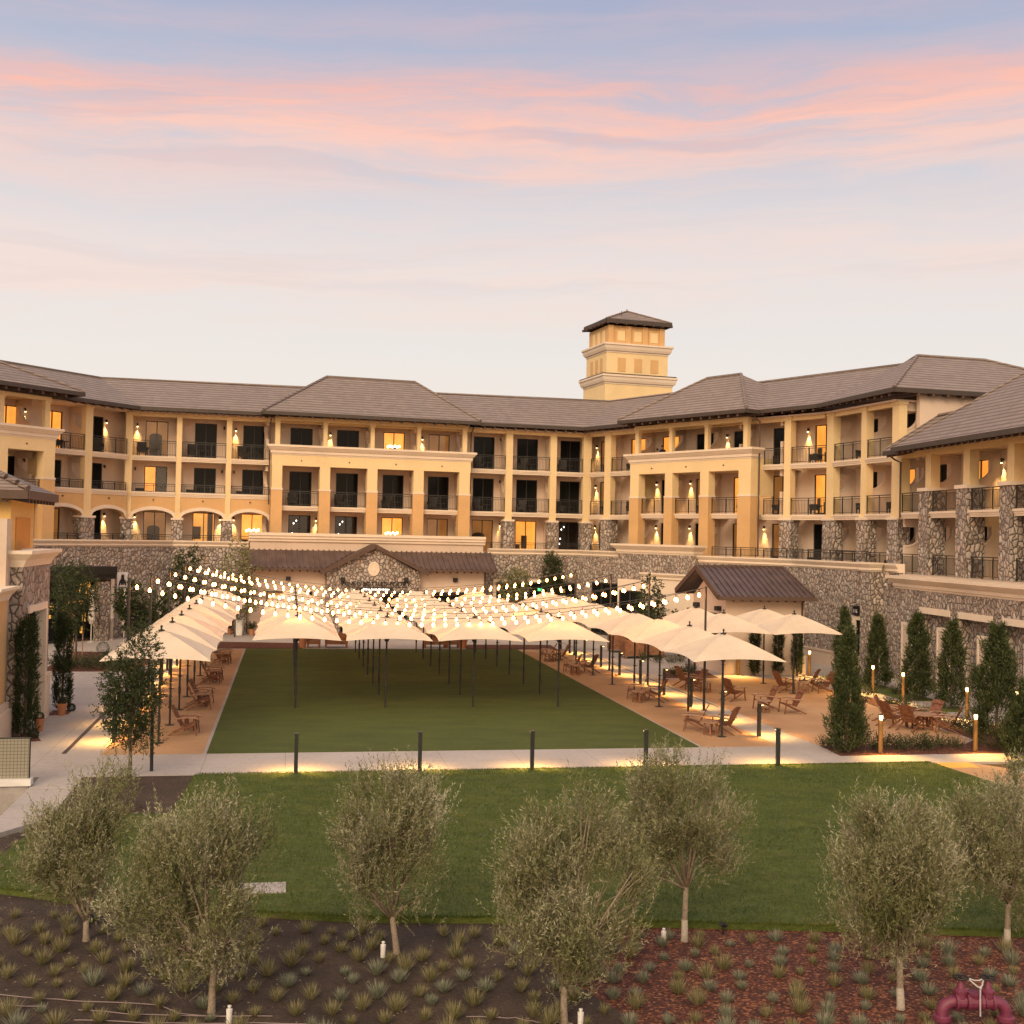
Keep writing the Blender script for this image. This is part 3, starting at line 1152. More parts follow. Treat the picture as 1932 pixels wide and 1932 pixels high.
for F, u0, u1 in ((FC, 23.55, 26.58), (FC, 27.11, 30.1), (FC, 30.62, 32.8)):
    slab(F, u0, u1, 8.75)
    railing(F, u0 + .02, u1 - .02, .05, 8.75)
    railing(F, u0 + .02, u1 - .02, .1, ZT)
# arched spandrels of the left range
for F, u0, u1 in ((FC, -.06, 2.82), (FC, 3.17, 6.16), (FC, 6.52, 9.22), (FL, -.9, 2.47), (FL, 3.05, 6.1)):
    n = 14
    um, w = (u0 + u1) / 2, (u1 - u0) / 2
    arc = [(um - w + 2 * w * k / n, 7.62 + .62 * sqrt(max(0, 1 - ((k - n / 2) / (n / 2)) ** 2)) ** 1.0) for k in range(n + 1)]
    mb = MB()
    pr = [(u0, 9.15)] + arc + [(u1, 9.15)]
    mb.prism(pr[::-1], lambda p, k, F=F: F.P(p[0], .02 + .3 * k, p[1]))
    mb.build('arch_wall', M_TAN, HOT)
    mb = MB()
    for (a, za), (b, zb) in zip(arc, arc[1:]):
        q0, q1 = Vector((a - um, za - 7.3)), Vector((b - um, zb - 7.3))
        o0, o1 = q0 * (1 + .24 / max(.3, q0.length)), q1 * (1 + .24 / max(.3, q1.length))
        cl = lambda v: (min(max(v[0] + um, u0), u1), v[1] + 7.3)
        quad = [cl(q0), cl(q1), cl(o1), cl(o0)]
        mb.hexa([F.P(x, -.05, z) for x, z in quad], [F.P(x, .10, z) for x, z in quad])
    mb.build('arch_moulding', M_TRIM, HOT)
    slab(F, u0, u1, 9.47, h=.32)
    railing(F, u0 + .02, u1 - .02, .05, 9.40, .64)
    railing(F, u0 + .02, u1 - .02, .1, ZT, 1.15)
    mb = MB()
    mb.lathe([(.05, -.05), (.05, .05)], 8)
    o = mb.build('scupper', M_BLACK, HOT)
    o.location = Vector(F.P(um, .0, 8.92)) - Vector(HOT['off'])
    o.rotation_euler = (pi / 2, 0, F.ang)
for u in (9.0, 12.9, 16.3, 19.7, 23.2, 26.8, 30.35, 33.3, -.3, 3.0, 6.35):
    for f, c in ((ZT, 8.4), (8.68, 11.55), (ZU, 14.9)):
        partition(FC, u, f, c)
for u in (-1.4, 2.75):
    for f, c in ((ZT, 8.4), (8.68, 11.55), (ZU, 14.9)):
        partition(FL, u, f, c)
soffit(FC, -.5, 33.5, -.3, 1.75, 14.86)
soffit(FL, -14, 6.3, -.3, 1.75, 14.86)
mb = MB()
FC.box(mb, -.06, 33.4, 0.02, .3, 14.62, 14.86)
mb.build('eave_beam', M_CREAM, HOT)

# --- projecting block of the straight range
BO = -1.0
def block(F, BO, u0, u1, pil, top, name_c, z_low=ZT, doors_mat=M_CREAM):
    mb = MB()
    F.box(mb, u0, u1, BO, BO + .55, 11.55, 12.34)
    mb.build('block_wall', M_CREAM, HOT)
    pth = [F.p2(u0, BO + .9), F.p2(u0, BO), F.p2(u1, BO), F.p2(u1, BO + .9)]
    cornice(pth, 12.30, 13.0, .36)
    for a, b in pil:
        pillar(F, a, b, BO, BO + .62, 9.97, 11.55, M_CREAM)
        pillar(F, a - .05, b + .05, BO - .05, BO + .67, 9.85, 9.97, M_TRIM, 0, 'pillar_band')
        pillar(F, a - .03, b + .03, BO - .03, BO + .65, z_low, 9.85, M_TAN, 0, 'pillar_foot')
    for (a, b), (c, d) in zip(pil, pil[1:]):
        slab(F, b + .03, c - .03, 8.75, BO + .35, WOFF)
        railing(F, b + .05, c - .05, BO + .3, 8.75)
        mb = MB()
        mb.lathe([(.05, -.05), (.05, .05)], 8)
        o = mb.build('scupper', M_BLACK, HOT)
        o.location = Vector(F.P((b + c) / 2, BO, 11.93)) - Vector(HOT['off'])
        o.rotation_euler = (pi / 2, 0, F.ang)
    mb = MB()
    F.box(mb, u0 + .05, u1 - .05, BO + .55, WOFF, 11.6, ZU)
    mb.build('balcony_slab', M_BEIGE, HOT)
    mb = MB()   # side returns above the floor
    F.box(mb, u0, u0 + .25, BO + .56, 1.0, 9.9, 12.34)
    F.box(mb, u1 - .25, u1, BO + .56, 1.0, 9.9, 12.34)
    mb.build('block_wall', M_CREAM, HOT)
    for a, b in top:
        pillar(F, a, b, BO + .25, BO + .55, 12.98, 14.72, M_CREAM, .04)
    mb = MB()
    F.box(mb, top[0][0] - .05, top[-1][1] + .05, BO + .2, BO + .6, 14.72, 15.02)
    mb.build('eave_beam', M_CREAM, HOT)
    soffit(F, top[0][0] - .05, top[-1][1] + .05, BO + .6, 1.75, 14.9)


block(FC, BO, 9.2, 23.58, [(9.23, 9.93), (12.56, 13.28), (15.94, 16.66), (19.32, 20.06), (22.73, 23.54)],
      [(9.42, 9.75), (12.78, 13.07), (16.16, 16.45), (19.58, 19.85), (23.0, 23.33)], 'c')
block(FL, -1.2, -10.5, -.87, [(-10.4, -9.6), (-7.4, -6.8), (-4.92, -4.31), (-1.72, -.9)], [(-10.2, -9.9), (-7.2, -6.9), (-4.8, -4.45), (-1.5, -1.14)], 'l')
block(F1, -1.2, 6.07, 17.4, [(6.1, 6.99), (9.61, 10.33), (12.94, 13.72), (16.35, 17.38)], [(6.28, 6.63), (9.69, 10.01), (13.06, 13.36), (16.47, 16.83)], 'r')

# --- R wing, turning towards the viewer
R_doors = [(-.5, 1.15, 'dim', 'dim', 'dark'), (2.95, 4.5, 'lit', 'dark', 'dark'), (6.3, 7.95, 'lit', 'dark', 'dark'), (9.75, 11.35, 'dark', 'dim', 'dark'),
           (13.25, 14.9, 'dark', 'lit', 'dim'), (16.7, 18.3, 'dark', 'dim', 'dim'), (20.1, 21.75, 'lit', 'lamp', 'dark')]
holes = []
for a, b, kt, km, kg in R_doors:
    for k, z0, z1 in ((kt, 12.0, 14.46), (km, 8.78, 11.3), (kg, 5.52, 8.14)):
        holes.append((a, b, z0, z1))
        door(F1, a, b, z0, z1, WOFF, k)
wall_panel(F1, -1.24, 22.85, ZT, 15.4, holes, WOFF, M_BEIGE)
holes = []
for a, b, kt, km, kg in ((1.0, 2.6, 'dark', 'dark', 'dark'), (4.7, 6.3, 'dark', 'lit', 'dark')):
    for k, z0, z1 in ((kt, 12.0, 14.46), (km, 8.78, 11.3), (kg, 5.52, 8.14)):
        holes.append((a, b, z0, z1))
        door(F2, a, b, z0, z1, WOFF, k)
wall_panel(F2, -.34, 7.7, ZT, 15.4, holes, WOFF, M_BEIGE)
for F, u0, u1 in ((F1, 2.0, 2.7), (F1, 19.11, 19.62), (F2, -.12, .60), (F2, 3.64, 4.16), (F2, 6.73, 7.38)):
    pillar(F, u0, u1, -.04, .46, 8.48, 14.9, M_CREAM, .05)
    pillar(F, u0 - .2, u1 + .2, -.16, .6, ZT, 8.33, M_STONE_PIER, 0, 'stone_pier')
    pillar(F, u0 - .25, u1 + .25, -.21, .65, 8.33, 8.48, M_TRIM, 0, 'pier_cap')
for F, u0, u1 in ((F1, .35, 2.0), (F1, 2.7, 6.1), (F1, 17.38, 19.11), (F1, 19.62, 22.4), (F2, .60, 3.64), (F2, 4.16, 6.73)):
    slab(F, u0, u1, ZU)
    railing(F, u0 + .02, u1 - .02, .05, ZU)
    slab(F, u0, u1, 8.68)
    railing(F, u0 + .02, u1 - .02, .05, 8.68)
    railing(F, u0 + .02, u1 - .02, .12, ZT)
for F, us in ((F1, (2.0, 5.45, 8.6, 12.0, 15.1, 18.6)), (F2, (.2, 3.9, 7.05))):
    for u in us:
        for f, c in ((ZT, 8.4), (8.68, 11.55), (ZU, 14.9)):
            partition(F, u, f, c)
soffit(F1, 0, 22.5, -.3, 1.75, 14.9)
soffit(F2, 0, 7.4, -.3, 1.75, 14.9)
mb = MB()
F1.box(mb, .3, 22.2, .02, .3, 14.66, 14.9)
F2.box(mb, .4, 7.4, .02, .3, 14.66, 14.9)
mb.build('eave_beam', M_CREAM, HOT)
# stucco end wall of the tall range
mb = MB()
F2.box(mb, 7.45, 7.75, 1.0, 13, ZT, 15.5)
mb.build('end_wall', M_BEIGE, HOT)

# --- near two-storey range on the right
R3_doors = [(.9, 2.4, 'dark', 'dark'), (4.9, 6.55, 'lit', 'dark'), (8.75, 10.35, 'dark', 'dark'), (12.5, 14.2, 'lit', 'dark'), (16.3, 17.9, 'dark', 'dark')]
holes = []
for a, b, km, kg in R3_doors:
    for k, z0, z1 in ((km, 8.78, 11.3), (kg, 5.52, 8.14)):
        holes.append((a, b, z0, z1))
        door(F3, a, b, z0, z1, WOFF, k)
wall_panel(F3, -.2, 24, ZT, 12.1, holes, WOFF, M_BEIGE)
P3 = [(3.2, 4.2), (7.08, 8.1), (11.04, 12.0), (14.9, 15.9), (18.7, 19.7)]
for a, b in P3:
    pillar(F3, a, b, -.2, .75, ZT - .1, 9.74, M_STONE_PIER, 0, 'stone_pier')
    pillar(F3, a - .07, b + .07, -.27, .82, 9.74, 9.92, M_TRIM, 0, 'pier_cap')
    pillar(F3, a + .3, b - .1, .0, .5, 9.92, 11.62, M_CREAM)
pillar(F3, .25, .75, .0, .5, 8.4, 11.62, M_CREAM)
edges = [(.75, P3[0][0])] + [(P3[i][1], P3[i + 1][0]) for i in range(4)]
for a, b in edges:
    slab(F3, a, b, 8.68)
    railing(F3, a + .02, b - .02, .05, 8.68)
    railing(F3, a + .02, b - .02, .1, ZT, 1.05)
for u in (.5, 3.75, 7.6, 11.5, 15.4, 19.2):
    partition(F3, u, ZT, 8.4)
    partition(F3, u, 8.68, 11.6)
mb = MB()
F3.box(mb, .2, 24, .0, .45, 11.62, 11.98)
mb.build('eave_beam', M_CREAM, HOT)
soffit(F3, .2, 24, .45, 1.75, 11.68)

# terrace floors
mb = MB()
out = [FC.p2(-9, -2.4), FC.p2(33.0, -2.4)]
pl = [FL.p2(-14, 1.8), FL.p2(-14, -3.4), FL.p2(6.75, -3.4), FC.p2(33.2, -2.3), F1.p2(3, -2.3), F1.p2(21.8, -2.3), F2.p2(7, -2.2), F3.p2(2, -1.2), F3.p2(24, -1.2), F3.p2(24, 1.8), F3.p2(-.4, 1.8), F2.p2(.5, 1.8), F1.p2(-1.1, 1.8), FC.p2(-.7, 1.8)]
mb.prism(pl, lambda p, k: (p[0], p[1], ZT - .3 + .3 * k))
mb.build('terrace_floor', M_PLAINST, HOT)

# --- roofs
def lift(path, z):
    return [(p[0], p[1], zz) for p, zz in zip(path, z)]


plan = [FL.p2(-16, 0), CA, CB, R1B, R2B]
ZE = [15.2, 15.2, 15.32, 15.45, 15.55]
ZR = [17.8, 17.72, 18.22, 18.42, 18.78]
ev, rg, bk = offset_line(plan, -.95), offset_line(plan, 6.0), offset_line(plan, 13.0)
ev[-1], rg[-1], bk[-1] = F2.p2(8.2, -.95), F2.p2(.31, 6.0), F2.p2(.31, 13)
ev, rg, bk = lift(ev, ZE), lift(rg, ZR), lift(bk, [15.2] * 5)
bk[-1] = (*F2.p2(-4, 13), 15.4)
names = []
for i in range(4):
    r = roof_part([[ev[i], ev[i + 1], rg[i + 1], rg[i]], [rg[i], rg[i + 1], bk[i + 1], bk[i]]])
    gutter([ev[i], ev[i + 1]], r)
    ridge_cap(rg[i], rg[i + 1], r)
    names.append(r)
E0, A1 = Vector(ev[-1]), Vector(rg[-1])
A2 = Vector((*F2.p2(.31, 11.0), 18.8))
E1 = Vector((*F2.p2(8.2, 17.5), 15.6))
r = roof_part([[E0, E1, A2, A1], [E1, Vector((*F2.p2(-8, 17.5), 15.6)), A2]])
gutter([E0, E1], r)
ridge_cap(E0, A1, r)
ridge_cap(A1, A2, r)
ridge_cap(A2, E1, r)
rafters(FC, .3, 9.0, -.9, .2, 15.02, 15.3, .42)
rafters(FC, 24.2, 33.0, -.9, .2, 15.02, 15.3)
rafters(FL, .5, 6.0, -.9, .2, 15.0, 15.28)
rafters(F1, .8, 6.0, -.9, .2, 15.16, 15.42)
rafters(F1, 17.6, 22.4, -.9, .2, 15.24, 15.5)
rafters(F2, .2, 8.0, -.9, .2, 15.3, 15.55, .78)
FE = Fac(F2.p2(8.15, -.5), F2.p2(8.15, 14))
rafters(FE, .6, 12, -.1, .6, 15.36, 15.5, 1.0)


def hip_block(F, u0, u1, oe, ze, r0, r1, orr, zr, ob):
    a, b = F.P(u0, oe, ze), F.P(u1, oe, ze)
    c, d = F.P(r0, orr, zr), F.P(r1, orr, zr)
    e, f = F.P(u0, ob, ze), F.P(u1, ob, ze)
    r = roof_part([[a, b, d, c], [e, a, c], [b, f, d], [c, d, f, e]])
    gutter([e, a, b, f], r)
    for p, q in ((a, c), (b, d), (c, d)):
        ridge_cap(p, q, r)
    return r


hip_block(FC, 8.43, 23.97, -1.95, 15.25, 13.93, 20.86, 6, 18.83, 13.9)
hip_block(FL, -18, .43, -2.15, 15.39, -10, -7.0, 6, 18.9, 14)
hip_block(F1, 5.77, 17.8, -2.2, 15.4, 9.3, 12.5, 3.2, 18.6, 8.6)
rafters(FC, 9.0, 23.5, -1.9, -.4, 15.02, 15.34)
rafters(FL, -10, -.5, -2.1, -.6, 15.14, 15.5, .95)
rafters(F1, 6.2, 17.4, -2.15, -.6, 15.14, 15.55)
# near range roof
pit = .65
lz_ = lambda o: 12.02 + pit * (o + .9)
r = roof_part([[F3.P(.45, -.9, lz_(-.9)), F3.P(24, -.9, lz_(-.9)), F3.P(24, 2.2, lz_(2.2)), F3.P(.55, 2.2, lz_(2.2))],
               [F3.P(.55, 2.2, lz_(2.2)), F3.P(24, 2.2, lz_(2.2)), F3.P(24, 5.5, 12.0), F3.P(.55, 5.5, 12.0)]])
gutter([F3.P(.45, -.9, 12.02), F3.P(2.4, -.9, 12.02)], r)
ridge_cap(F3.P(.55, 2.2, lz_(2.2)), F3.P(6, 2.2, lz_(2.2)), r)
ridge_cap(F3.P(.45, -.9, 12.04), F3.P(.55, 2.2, lz_(2.2)), r, .06)
a, b, c, d = F3.P(2.19, -1.25, 12.1), F3.P(26, -1.25, 12.1), F3.P(26, 9, 18.2), F3.P(6.4, 9, 18.2)
m1 = F3.P(4.3, 2, 14.28)
m2 = F3.P(5.1, 4.5, 15.85)
b_ = (4.5 + 1.25) / (15.85 - 12.1)
r = roof_part([[a, b, c, d, m2, m1], [d, F3.P(6.4, 12, 13), F3.P(2.2, 9, 12.1), a, m1, m2]])
gutter([a, b], r)
for p, q in ((a, m1), (m1, m2), (m2, d)):
    ridge_cap(p, q, r, .07)
rafters(F3, 2.4, 22, -1.2, .2, 11.92, 12.3, .62, .17, .22)
rafters(F3, .5, 2.3, -.85, .2, 11.85, 12.1, .8, .16, .2)

# downspouts
for F, u, o, z0, z1 in ((FC, 9.08, -.6, 8.8, 14.9), (FC, 23.75, -.3, 8.8, 14.9), (F1, 17.55, -.6, 6, 15.1), (F3, .95, -.15, 8.4, 11.8)):
    mb = MB()
    mb.tube([F.P(u, o - .7, z1), F.P(u, o - .35, z1 - .25), F.P(u, o, z1 - .4), F.P(u, o, z0)], .05, 6)
    mb.build('downspout', M_TIMBER, HOT)
mb = MB()
FE2 = Fac(F2.p2(7.85, 0), F2.p2(7.85, 14))
mb.tube([FE2.P(5.6, -.3, 15.3), FE2.P(5.2, -.05, 14.9), FE2.P(5.2, -.05, 13.2)], .06, 6)
mb.build('downspout', M_TIMBER, HOT)

# sconces
for u, z in ((.23, 14.15), (6.91, 14.15), (13.65, 14.15), (19.68, 14.15), (20.52, 14.15)):
    sconce(FC, u, z)
for u, z in ((6.09, 14.2), (12.86, 14.3), (26.65, 14.3), (.15, 11.1), (6.0, 11.1), (6.85, 11.1), (12.86, 11.1), (19.72, 11.1), (26.65, 11.1), (19.75, 8.0), (30.5, 14.2)):
    sconce(FC, u, z, lit=False)
for u, z in ((.2, 7.85), (5.95, 7.8), (6.9, 7.8), (12.75, 7.9), (26.72, 7.85)):
    sconce(FC, u, z)
sconce(FL, 5.7, 14.2)
sconce(FL, -.89, 14.3)
sconce(FL, 5.75, 7.85)
sconce(FL, 5.65, 11.1, lit=False)
sconce(FL, -.85, 11.1, lit=False)
for u, z in ((-.82, 14.1), (-.86, 11.0), (-.86, 7.85), (12.7, 14.2), (5.9, 11.1), (9.3, 11.1), (15.4, 11.1), (16.2, 11.1), (5.9, 7.9), (9.3, 7.9), (15.3, 7.9), (16.1, 7.9), (19.62, 14.2)):
    sconce(F1, u, z)
for u, z in ((8.0, 11.15), (3.2, 11.15)):
    sconce(F3, u, z)

# tower
TF = Fac(FC.p2(37.7, 8.0), FC.p2(44.0, 8.0))
def tbox(u0, u1, o0, o1, z0, z1, mat, name):
    mb = MB()
    TF.box(mb, u0, u1, o0, o1, z0, z1)
    return mb.build(name, mat, HOT)


T0, T1, TD = 0.0, 6.25, 5.0
tbox(T0, T1, 0, TD, 15, 20.1, M_CREAM, 'tower_shaft')
tbox(.18, 5.86, .18, TD - .15, 20.1, 22.8, M_CREAM, 'tower_shaft')
tbox(.34, 5.53, .34, TD - .3, 22.8, 25.05, M_TAN, 'tower_shaft')


def ring(u0, u1, o0, o1, z0, z1, out):
    h = z1 - z0
    steps = [(.05, 0), (.05, .16), (.16, .2), (.34 * out + .12, .45), (.75 * out, .66), (.8 * out, .76), (out, .80), (out, 1.0)]
    mb = MB()
    rows = []
    for e, t in steps:
        z = z0 + h * t
        i = len(mb.v)
        mb.v.extend(TF.P(u, o, z) for u, o in ((u0 - e, o0 - e), (u1 + e, o0 - e), (u1 + e, o1 + e), (u0 - e, o1 + e)))
        rows.append(i)
    for i, j in zip(rows, rows[1:]):
        for k in range(4):
            q = (k + 1) % 4
            mb.f.append((i + k, i + q, j + q, j + k))
    mb.f.append(tuple(rows[-1] + k for k in range(4)))
    mb.f.append(tuple(rows[0] + k for k in reversed(range(4))))
    return mb.build('tower_cornice', M_TRIM, HOT)


ring(T0, T1, 0, TD, 20.02, 20.8, .36)
ring(.18, 5.86, .18, TD - .15, 22.72, 23.5, .38)
tbox(-.3, 6.5, -.3, TD + .3, 20.8, 20.9, M_FASCIA, 'tower_flashing')
for u in (1.2, 2.72, 4.24):
    tbox(u, u + .72, .15, .178, 21.15, 22.3, M_TAN, 'tower_window')
    tbox(u - .17, u + .85, .30, .335, 23.6, 24.85, M_TRIM if False else M_TAN, 'tower_panel')
    tbox(u, u + .68, .27, .30, 23.78, 24.62, M_CREAM, 'tower_window')
for o in (1.0, 2.1, 3.2):
    tbox(.15, .178, o, o + .6, 21.15, 22.3, M_TAN, 'tower_window')
    tbox(.30, .335, o, o + .6, 23.7, 24.7, M_CREAM, 'tower_window')
for u in (.34, 1.95, 3.5, 5.1):
    tbox(u - .02, u + .45, .20, .335, 23.5, 25.05, M_TAN, 'tower_pilaster')
mb = MB()
e0, e1, d0, d1 = -.02, 6.02, -.10, TD + .0
zc = 25.5
mid = TF.P(2.95, TD / 2, 26.75)
q = [TF.P(e0, d0, zc), TF.P(e1, d0, zc), TF.P(e1, d1, zc), TF.P(e0, d1, zc)]
r = roof_part([[q[0], q[1], mid], [q[1], q[2], mid], [q[2], q[3], mid], [q[3], q[0], mid], q[::-1]], 'tower_roof', thick=.05)
gutter(q + q[:1], r, .36, .16)
for c in q:
    ridge_cap(c, mid, r, .09)
mb = MB()
for u, o in ((1.9, 1.2), (2.95, TD / 2)):
    mb.tube([TF.P(u, o, 26.0), TF.P(u, o, 26.5 if o < 2 else 27.0)], .03, 5)
mb.build('lightning_rod', M_FASCIA, r)
mb = MB()
for k in range(8):
    u = .1 + 5.9 * k / 7
    mb.bar(TF.P(u, -.25, 25.2), TF.P(u, .35, 25.28), .15, .2)
for k in range(6):
    o = .3 + 4.6 * k / 5
    mb.bar(TF.P(-.25, o, 25.2), TF.P(.35, o, 25.28), .15, .2)
mb.build('rafter_tails', M_TIMBER, HOT)

# --- stone podium with its cornices
def stone_wall(path, z1, holes=None, t=.5, name='podium_wall'):
    mb = MB()
    mb.sweep(path, [(0, z1), (-t, z1), (-t, -.1), (0, -.1)])
    return mb.build(name, M_STONE, HOT)


PO = -2.5
jc = offset_line([CA, CB, R1B, R2B], PO)
PB = FL.p2(6.75, -3.6)
pA = [FL.p2(-14, -3.6), PB, jc[1], F1.p2(6.95, PO)]
stone_wall(pA, 5.79)
cornice([FL.p2(-14, -3.6), PB, FC.p2(7.6, PO)], 5.78, 6.2, .22)
cornice([FC.p2(24.6, PO), jc[1], F1.p2(6.9, PO)], 5.6, 6.04, .22)
stone_wall([F1.p2(6.95, PO), F1.p2(6.95, -3.0), F1.p2(14.2, -3.0), F1.p2(14.2, PO)], 6.0)
cornice([F1.p2(6.95, PO + .3), F1.p2(6.95, -3.0), F1.p2(14.2, -3.0), F1.p2(14.2, PO + .3)], 5.92, 6.6, .4)
stone_wall([F1.p2(14.2, PO), jc[2], F2.p2(8.3, PO)], 5.5)
cornice([F1.p2(14.2, PO), jc[2], F2.p2(8.3, PO)], 5.48, 5.95, .22)
pm_ = [F2.p2(8.2, PO - .35), F2.p2(9.1, PO - .35)]
stone_wall([F2.p2(8.2, PO + .3), *pm_, F2.p2(9.1, PO + .3)], 5.5, t=.4)
cornice([F2.p2(8.2, PO + .3), *pm_, F2.p2(9.1, PO + .3)], 5.48, 5.97, .22)
railing(F1, 15.2, 22.6, -2.35, 5.95, .62)
railing(F2, 1.8, 8.0, -2.35, 5.95, .62)
stone_wall([F2.p2(8.95, PO - .1), F3.p2(1.75, -1.15)], 5.5, t=.3)
# R3 podium: recessed bays under lintels, blind panels between
LO = -1.4
lint = [(5.97, 8.97), (9.78, 12.77), (13.57, 16.6), (17.4, 20.4)]
hol = [(a + .05, b - .05, -.1, 3.6) for a, b in lint]
us = [1.6] + [x for h in hol for x in h[:2]] + [24]
mb = MB()
F3.box(mb, 1.6, 24, LO, LO + .5, 3.6, 4.75)
for a, b in zip(us[0::2], us[1::2]):
    F3.box(mb, a, b, LO, LO + .5, -.1, 3.6)
F3.box(mb, 1.6, 24, LO + .5, LO + .8, -.1, 4.75)
mb.build('podium_wall', M_STONE, HOT)
for a, b in lint:
    mb = MB()
    F3.box(mb, a, b, LO - .06, LO + .49, 3.6, 3.9)
    mb.build('lintel', M_TRIM, HOT)
cornice([F3.p2(3.2, LO + .3), F3.p2(3.2, LO), F3.p2(24, LO)], 4.7, 5.35, .4)
cornice([F3.p2(1.5, LO + .2), F3.p2(3.2, LO + .2)], 5.48, 5.95, .2)
mb = MB()
F3.box(mb, 1.5, 3.2, LO + .2, LO + .6, 4.7, 5.5)
mb.build('podium_wall', M_STONE, HOT)
for a, b, z in ((4.0, 5.15, 3.02), (7.75, 9.0, 3.02), (11.5, 12.7, 2.95), (15.3, 16.5, 2.95), (19, 20.3, 2.95)):
    mb = MB()
    o0 = LO - .05
    F3.box(mb, a, a + .12, o0, LO + .2, 0, z)
    F3.box(mb, b - .12, b, o0, LO + .2, 0, z)
    F3.box(mb, a + .12, b - .12, o0, LO + .2, z - .16, z)
    p_ = mb.build('blind_window', M_TRIM, HOT)
    mb = MB()
    F3.box(mb, a + .12, b - .12, o0 + .03, LO + .2, 0, z - .16)
    mb.build('panel', M_PLAINST, p_)
# service door with surround
mb = MB()
F2.box(mb, 7.0, 7.35, PO - .1, PO + .3, 0, 3.0)
F2.box(mb, 7.95, 8.2, PO - .1, PO + .3, 0, 3.0)
F2.box(mb, 7.35, 7.95, PO - .1, PO + .3, 2.8, 3.0)
sdr = mb.build('service_door', M_TRIM, HOT)
mb = MB()
F2.box(mb, 7.35, 7.95, PO - .03, PO + .2, 0, 2.8)
mb.build('door_leaf', M_GLASS, sdr)
mb = MB()
F2.box(mb, .5, 8.2, PO - .1, PO + .02, 0, .75)
F2.box(mb, .5, 8.2, PO - .14, PO + .02, .75, .86)
mb.build('plinth', M_PLAINST, HOT)

# storefront glazing in the podium
def storefront(F, u0, u1, off, z0, z1, n, lit, top=None):
    mb = MB()
    t = .09
    for k in range(n + 1):
        u = u0 + (u1 - u0) * k / n
        F.box(mb, u - t / 2, u + t / 2, off - .12, off + .02, z0, z1)
    for z in (z0 + .02, (z0 + z1) * .55, z1 - .1):
        F.box(mb, u0 + t / 2, u1 - t / 2, off - .10, off + .01, z, z + .1)
    s = mb.build('storefront', M_RAIL, HOT)
    mb = MB()
    mb.poly(F.P(u0, off - .04, z0), F.P(u1, off - .04, z0), F.P(u1, off - .04, z1), F.P(u0, off - .04, z1))
    mb.build('pane', M_GLASS, s)
    if lit:
        rr = random.Random(int(u0 * 10))
        mb = MB()
        for k in range(lit):
            u = u0 + (u1 - u0) * rr.random()
            z = z0 + (z1 - z0) * (.25 + .6 * rr.random())
            w = .1 + .18 * rr.random()
            F.box(mb, u - w, u + w, off - .075, off - .065, z - .10, z + .12)
        mb.build('lit_panel', M_ROOM, s)
    return s


LPO = -3.6
storefront(FL, -6.5, 1.45, LPO, .05, 3.7, 8, 26)
mb = MB()
for u0, u1, z0, z1 in ((-.9, -.05, 2.9, 3.62), (.80, 1.36, 2.75, 3.62), (.82, 1.36, .4, 1.9), (-1.8, -1.5, 2.3, 2.6), (-.6, -.35, 1.2, 1.75), (-.75, -.45, .5, .9)):
    FL.box(mb, u0, u1, LPO - .078, LPO - .062, z0, z1)
mb.build('lit_panel', M_ROOM, HOT)
mb = MB()
FL.box(mb, -7, 1.1, LPO - 1.0, LPO - .02, 3.8, 4.08)
FL.box(mb, -7, 1.1, LPO - 1.1, LPO - .02, 4.08, 4.56)
mb.build('canopy', M_BLACK, HOT)
mb = MB()
FL.box(mb, 1.5, 1.78, LPO - .16, LPO, 0, 4.16)
FL.box(mb, 1.15, 1.5, LPO - .16, LPO, 3.94, 4.16)
mb.build('door_surround', M_TRIM, HOT)
pillar(FL, .05, .75, LPO - .9, LPO - .3, 0, 3.62, M_STONE_PIER, 0, 'stone_pier')
storefront(FC, 25.25, 32.2, PO, .05, 3.6, 6, 9)
mb = MB()
FC.box(mb, 25.0, 25.22, PO - .16, PO, 0, 3.82)
FC.box(mb, 25.22, 29.3, PO - .16, PO, 3.62, 3.82)
mb.build('door_surround', M_TRIM, HOT)
storefront(F1, 3.8, 6.8, PO, .05, 3.75, 3, 4)
mb = MB()
for F, u, o in ((FC, 28.4, PO - .2), (F1, 6.4, PO - .2)):
    F.box(mb, u, u + .3, o, o + .05, 3.0, 3.18)
mb.build('exit_sign', M_EXIT, HOT)
# stucco annex with its own cornice, behind the kiosk
mb = MB()
F1.box(mb, 7.6, 10.3, -3.6, -3.0, 0, 4.15)
F1.box(mb, 10.3, 16.5, -3.75, -3.0, 0, 4.35)
anx = mb.build('annex_wall', M_TRIM, HOT)
cornice([F1.p2(10.3, -3.1), F1.p2(10.3, -3.75), F1.p2(16.5, -3.75)], 4.25, 4.7, .22)
storefront(F1, 7.95, 10.0, -3.6, .05, 3.4, 2, 1)

# ------------------------------------------------------------------ entrance pavilion in front of the podium
ENT = thing('entrance_pavilion', 'low stone-gabled entrance pavilion with brown metal roof below the middle of the hotel', 'pavilion', FC.P(16, -3.5, 0), absolute=True)
mb = MB()
FC.box(mb, 7.7, 24.2, -2.6, -2.1, 5.0, 6.2)
pr = mb.build('parapet', M_PLAINST, ENT)
mb = MB()
steps = [(.02, 6.2), (.12, 6.28), (.12, 6.42), (.22, 6.46), (.22, 6.62), (.30, 6.66), (.30, 6.86), (-.3, 6.86), (-.3, 6.2)]
mb.sweep([FC.p2(7.6, -2.6), FC.p2(24.3, -2.6)], steps[::-1])
mb.build('parapet_cornice', M_TRIM, pr)
mb = MB()
FC.box(mb, 7.7, 12.9, -3.3, -2.55, 0, 5.0)
FC.box(mb, 19.2, 24.1, -3.3, -2.55, 0, 5.0)
mb.build('wall', M_BEIGE, ENT)
